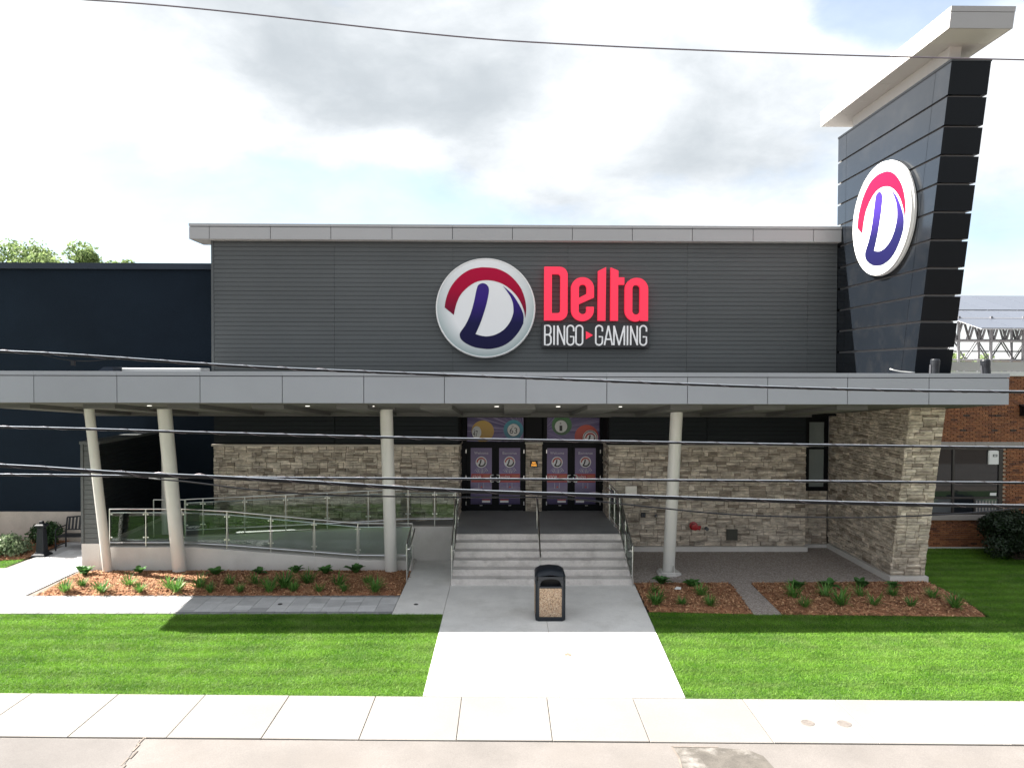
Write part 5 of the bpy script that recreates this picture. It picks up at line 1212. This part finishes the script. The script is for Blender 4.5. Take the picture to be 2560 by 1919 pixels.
cable('bright straight cable crossing at door handle height', [(-4.872, 4.565), (-2.406, 4.541), (-.543, 4.531), (1.331, 4.521), (2.901, 4.511), (5.113, 4.498)], .0098, 'lashed', yoff=.05)
cable('thick lashed cable bundle sloping across the lower doors', [(-4.871, 4.674), (-3.641, 4.601), (-2.406, 4.545), (-.543, 4.441), (1.332, 4.38), (3.218, 4.323), (5.116, 4.289)], .0108, 'bundle', yoff=-.05)
cable('lowest thin sagging wire below the lashed bundle', [(-3.333, 4.528), (-2.406, 4.428), (-1.732, 4.378), (-.543, 4.359), (.542, 4.352), (1.332, 4.274), (2.196, 4.192), (3.22, 4.161), (3.867, 4.17), (4.638, 4.21), (5.3, 4.272)], .0072, 'drop', -3.45, 5.6, yoff=.02)

# ================================================================== PLANTS
def leaf_strip(L_, w, rise, droop, n=6, fold=.25):
    """one leaf along +x from origin; returns verts and faces (two columns with a folded midrib)"""
    vs = []; fs = []
    for i in range(n + 1):
        t = i / n; x = L_ * t * (1 - .18 * t * droop); z = rise * t - droop * L_ * .62 * t * t
        ww = w * math.sin(math.pi * min(1, .12 + .88 * t)) ** .8 if t < 1 else .001
        vs += [(x, -ww, z + fold * ww), (x, 0, z), (x, ww, z + fold * ww)]
    for i in range(n):
        a = i * 3; fs += [(a, a + 3, a + 4, a + 1), (a + 1, a + 4, a + 5, a + 2)]
    return vs, fs
def mesh_with_rnd(mb, name, smooth=True):
    me = mb.mesh(name, smooth); a = me.attributes.new('rnd', 'FLOAT', 'FACE'); k = len(me.polygons)
    a.data.foreach_set('value', np.repeat(RNG.uniform(0, 1, k // 4 + 1), 4)[:k].astype(np.float32)); return me
def hosta_leaves(mname):
    out = []
    for k in range(4):
        v, f = leaf_strip(random.uniform(.20, .27), random.uniform(.045, .06), random.uniform(.19, .27), random.uniform(.65, 1.1)); out.append(mesh_with_rnd(MB().add(v, f, mname), 'leaf'))
    return out
HL = hosta_leaves('hosta_leaf'); HP = hosta_leaves('hosta_pale')
def hosta(x, y, s_, label, group, leaves=HL, n=20, z=.04):
    t = thing('hosta', (x, y, z), label, 'hosta', group, local=True); t.rotation_euler = (0, 0, random.uniform(0, 6)); t.scale = (s_, s_, s_ * random.uniform(.9, 1.15))
    for k in range(n):
        o = bpy.data.objects.new('leaf', random.choice(leaves)); COL.objects.link(o); o.parent = t
        ring = k / n; o.rotation_euler = (random.uniform(-.25, .25), -.75 * (1 - ring) + random.uniform(-.15, .15), k * 2.4 + random.uniform(-.3, .3)); o.scale = (.7 + .5 * ring,) * 3; o.location = (0, 0, .01)
    return t
def lily_mesh(n):
    mb = MB()
    for k in range(n):
        v, f = leaf_strip(random.uniform(.20, .38), random.uniform(.009, .015), random.uniform(.26, .50), random.uniform(.35, 1.2), 6, .4); a = random.uniform(0, 6.283); bx_, by_ = random.gauss(0, .035), random.gauss(0, .035)
        mb.add([(p[0] * math.cos(a) - p[1] * math.sin(a) + bx_, p[0] * math.sin(a) + p[1] * math.cos(a) + by_, p[2]) for p in v], f, 'lily_leaf')
    return mesh_with_rnd(mb, 'daylily')
LM = [lily_mesh(n) for n in (44, 56, 64, 50, 36)]
def lily(x, y, s_, label, group):
    o = bpy.data.objects.new('daylily', random.choice(LM)); COL.objects.link(o); o.location = (x, y, .04); o.rotation_euler = (0, 0, random.uniform(0, 6)); o.scale = (s_, s_, s_ * random.uniform(.85, 1.15)); tag(o, label, 'daylily', group)
hl = [(-11.27, 19.41), (-9.87, 19.57), (-7.76, 19.41), (-6.63, 19.5), (-5.66, 19.58), (-4.84, 19.5), (-4.03, 19.58)]
for i, (x, y) in enumerate(hl): hosta(x, y, random.uniform(1.05, 1.5), f'broad leaved hosta along the ramp wall, {ORD[i]} from left', 'hostas along the ramp wall')
dl = [(-10.93, 17.98), (-10.74, 18.39), (-10.01, 17.95), (-9.6, 18.46), (-9.07, 17.95), (-8.47, 18.25), (-8.15, 17.98), (-7.71, 18.25), (-7.32, 17.95), (-7.05, 18.52), (-6.59, 17.97), (-6.38, 18.52), (-5.85, 17.98), (-5.55, 18.25), (-5.26, 18.02), (-5.08, 18.66), (-4.62, 17.98), (-4.23, 18.45), (-4.0, 18.0), (-3.52, 18.66), (-3.21, 17.98)]
fr_, bk_ = sorted(p for p in dl if p[1] < 18.1), sorted(p for p in dl if p[1] >= 18.1)
for rw, nm in ((fr_, 'front'), (bk_, 'back')):
    for i, (x, y) in enumerate(rw): lily(x, y, random.uniform(.65, 1.2), f'grassy daylily in {nm} row of left bed, {ORD[i]} from left', 'daylilies in the left bed')
hr = [(4.1, 18.53), (4.82, 18.35)]
for i, (x, y) in enumerate(hr): hosta(x, y, random.uniform(1.2, 1.5), f'hosta at the column footing, {("left", "right")[i]} one of two', 'hostas by the column footing')
hr = [(7.46, 18.15), (8.28, 18.15), (9.18, 18.27), (9.97, 18.2)]
for i, (x, y) in enumerate(hr): hosta(x, y, random.uniform(1.2, 1.5), f'hosta in the bed before the pier, {ORD[i]} from left', 'hostas before the stone pier')
r1 = [(3.77, 17.85), (3.63, 16.95), (4.23, 16.92), (4.88, 17.61), (4.88, 16.84)]
for i, (x, y) in enumerate(sorted(r1)): lily(x, y, random.uniform(.65, 1.1), f'daylily in the short bed right of the walkway, {ORD[i]} from left', 'daylilies in the short right bed')
r2 = [(7.09, 17.44), (7.07, 16.73), (7.92, 17.52), (8.79, 17.54), (7.98, 16.86), (8.77, 16.86), (9.59, 17.54), (9.62, 16.79), (10.49, 17.39), (10.57, 16.66)]
for rw, nm in ((sorted(p for p in r2 if p[1] < 17.1), 'front'), (sorted(p for p in r2 if p[1] >= 17.1), 'back')):
    for i, (x, y) in enumerate(rw): lily(x, y, random.uniform(.65, 1.1), f'daylily in {nm} row before the stone pier, {ORD[i]} from left', 'daylilies before the stone pier')
o = MB().add([(0, 0, .02), (.14, .01, .01), (.17, .07, .05), (.06, .10, .06), (-.02, .06, .015)], [(0, 1, 2, 3), (0, 3, 4)], 'paper').build('paper_scrap'); o.location = (4.33, 18.0, .075); tag(o, 'white scrap of litter on the mulch below the column', 'litter')

def leaf_cloud(centers, n, size, spread):
    """n leaf quads around clump centres [(x,y,z,r)]"""
    C = np.array(centers); idx = RNG.integers(0, len(C), n); d = RNG.normal(0, 1, (n, 3)); d /= np.linalg.norm(d, axis=1)[:, None]
    rad = C[idx, 3] * RNG.uniform(.45, 1.05, n) ** .7; p = C[idx, :3] + d * rad[:, None] * np.array([1, 1, spread])
    a = RNG.normal(0, 1, (n, 3)); a /= np.linalg.norm(a, axis=1)[:, None]; b = np.cross(a, d + RNG.normal(0, .5, (n, 3))); b /= np.linalg.norm(b, axis=1)[:, None] + 1e-9
    s_ = RNG.uniform(.6, 1.3, n)[:, None] * size
    return np.stack([p - a * s_, p + b * s_ * .55, p + a * s_, p - b * s_ * .55], 1)
def tree(x, y, h, cr, label, n=9000, mname='tree_leaf'):
    t = thing('deciduous_tree', (x, y, 0), label, 'tree', 'trees behind the dark building', local=True)
    tr = MB().tube([(0, 0, -.1), (.1, 0, h * .3), (0, .1, h * .6), (.05, 0, h * .85)], [.38, .28, .18, .06], 10, 'bark')
    cs = []
    for k in range(30):
        a = random.uniform(0, 6.28); zz = random.uniform(.45, .95); rd = cr * math.sqrt(max(0, 1 - ((zz - .62) / .4) ** 2)) * random.uniform(.35, .95)
        c = (rd * math.cos(a), rd * math.sin(a), h * zz); cs.append((*c, random.uniform(.5, .95) * cr * .36)); tr.tube([(0, 0, h * min(.8, zz - .15)), c], [.09, .02], 5, 'bark')
    tr.build('trunk', t)
    add_obj('crown', fast_mesh('crown', leaf_cloud(cs, n, .13, .8), 4, [mname], RNG.uniform(0, 1, n)), t)
tree(-30.8, 45, 13.7, 3.9, 'leafy tree top at the left picture edge above the dark roof', 14000)
tree(-26.6, 45.5, 13.5, 3.4, 'rounded tree top second from left above the dark roof', 12000)
tree(-25.0, 46, 12.9, 2.3, 'smallest tree top, rightmost above the dark roof', 9000)
tree(36, 56, 7.2, 2.4, 'distant tree seen through the solar trusses', 4000)
def shrub(x, y, r_, h, label, mname, n, size, nm='evergreen_shrub', zc=.0):
    t = thing(nm, (x, y, 0), label, 'shrub', local=True)
    st = MB(); cs = []
    for k in range(40):
        a = random.uniform(0, 6.28); e = random.uniform(-.2, 1.0); rd = r_ * math.cos(e * 1.3) * random.uniform(.3, .85); c = (rd * math.cos(a), rd * math.sin(a), h * (.30 + .50 * math.sin(max(e, -.6) * 1.2))); cs.append((*c, r_ * random.uniform(.28, .45)))
        if k % 3 == 0: st.tube([(0, 0, -.03), c], [.03, .01], 5, 'bark')
    st.build('stem', t); add_obj('foliage', fast_mesh('foliage', leaf_cloud(cs, n, size, .9), 4, [mname], RNG.uniform(0, 1, n)), t)
shrub(15.4, 21.3, 1.15, 1.5, 'dense dark evergreen shrub before the brick wall at right', 'yew_leaf', 22000, .042)
shrub(-14.95, 21.75, .62, .6, 'white and green variegated shrub in the far left bed', 'hosta_pale', 2600, .05, 'variegated_shrub')
shrub(-15.95, 22.2, .5, .55, 'second variegated shrub cut by the left picture edge', 'hosta_pale', 1800, .05, 'variegated_shrub')
shrub(-14.5, 22.85, .52, .85, 'dark green bush against the concrete base beside the ash post', 'bush_leaf', 1800, .05, 'leafy_bush')
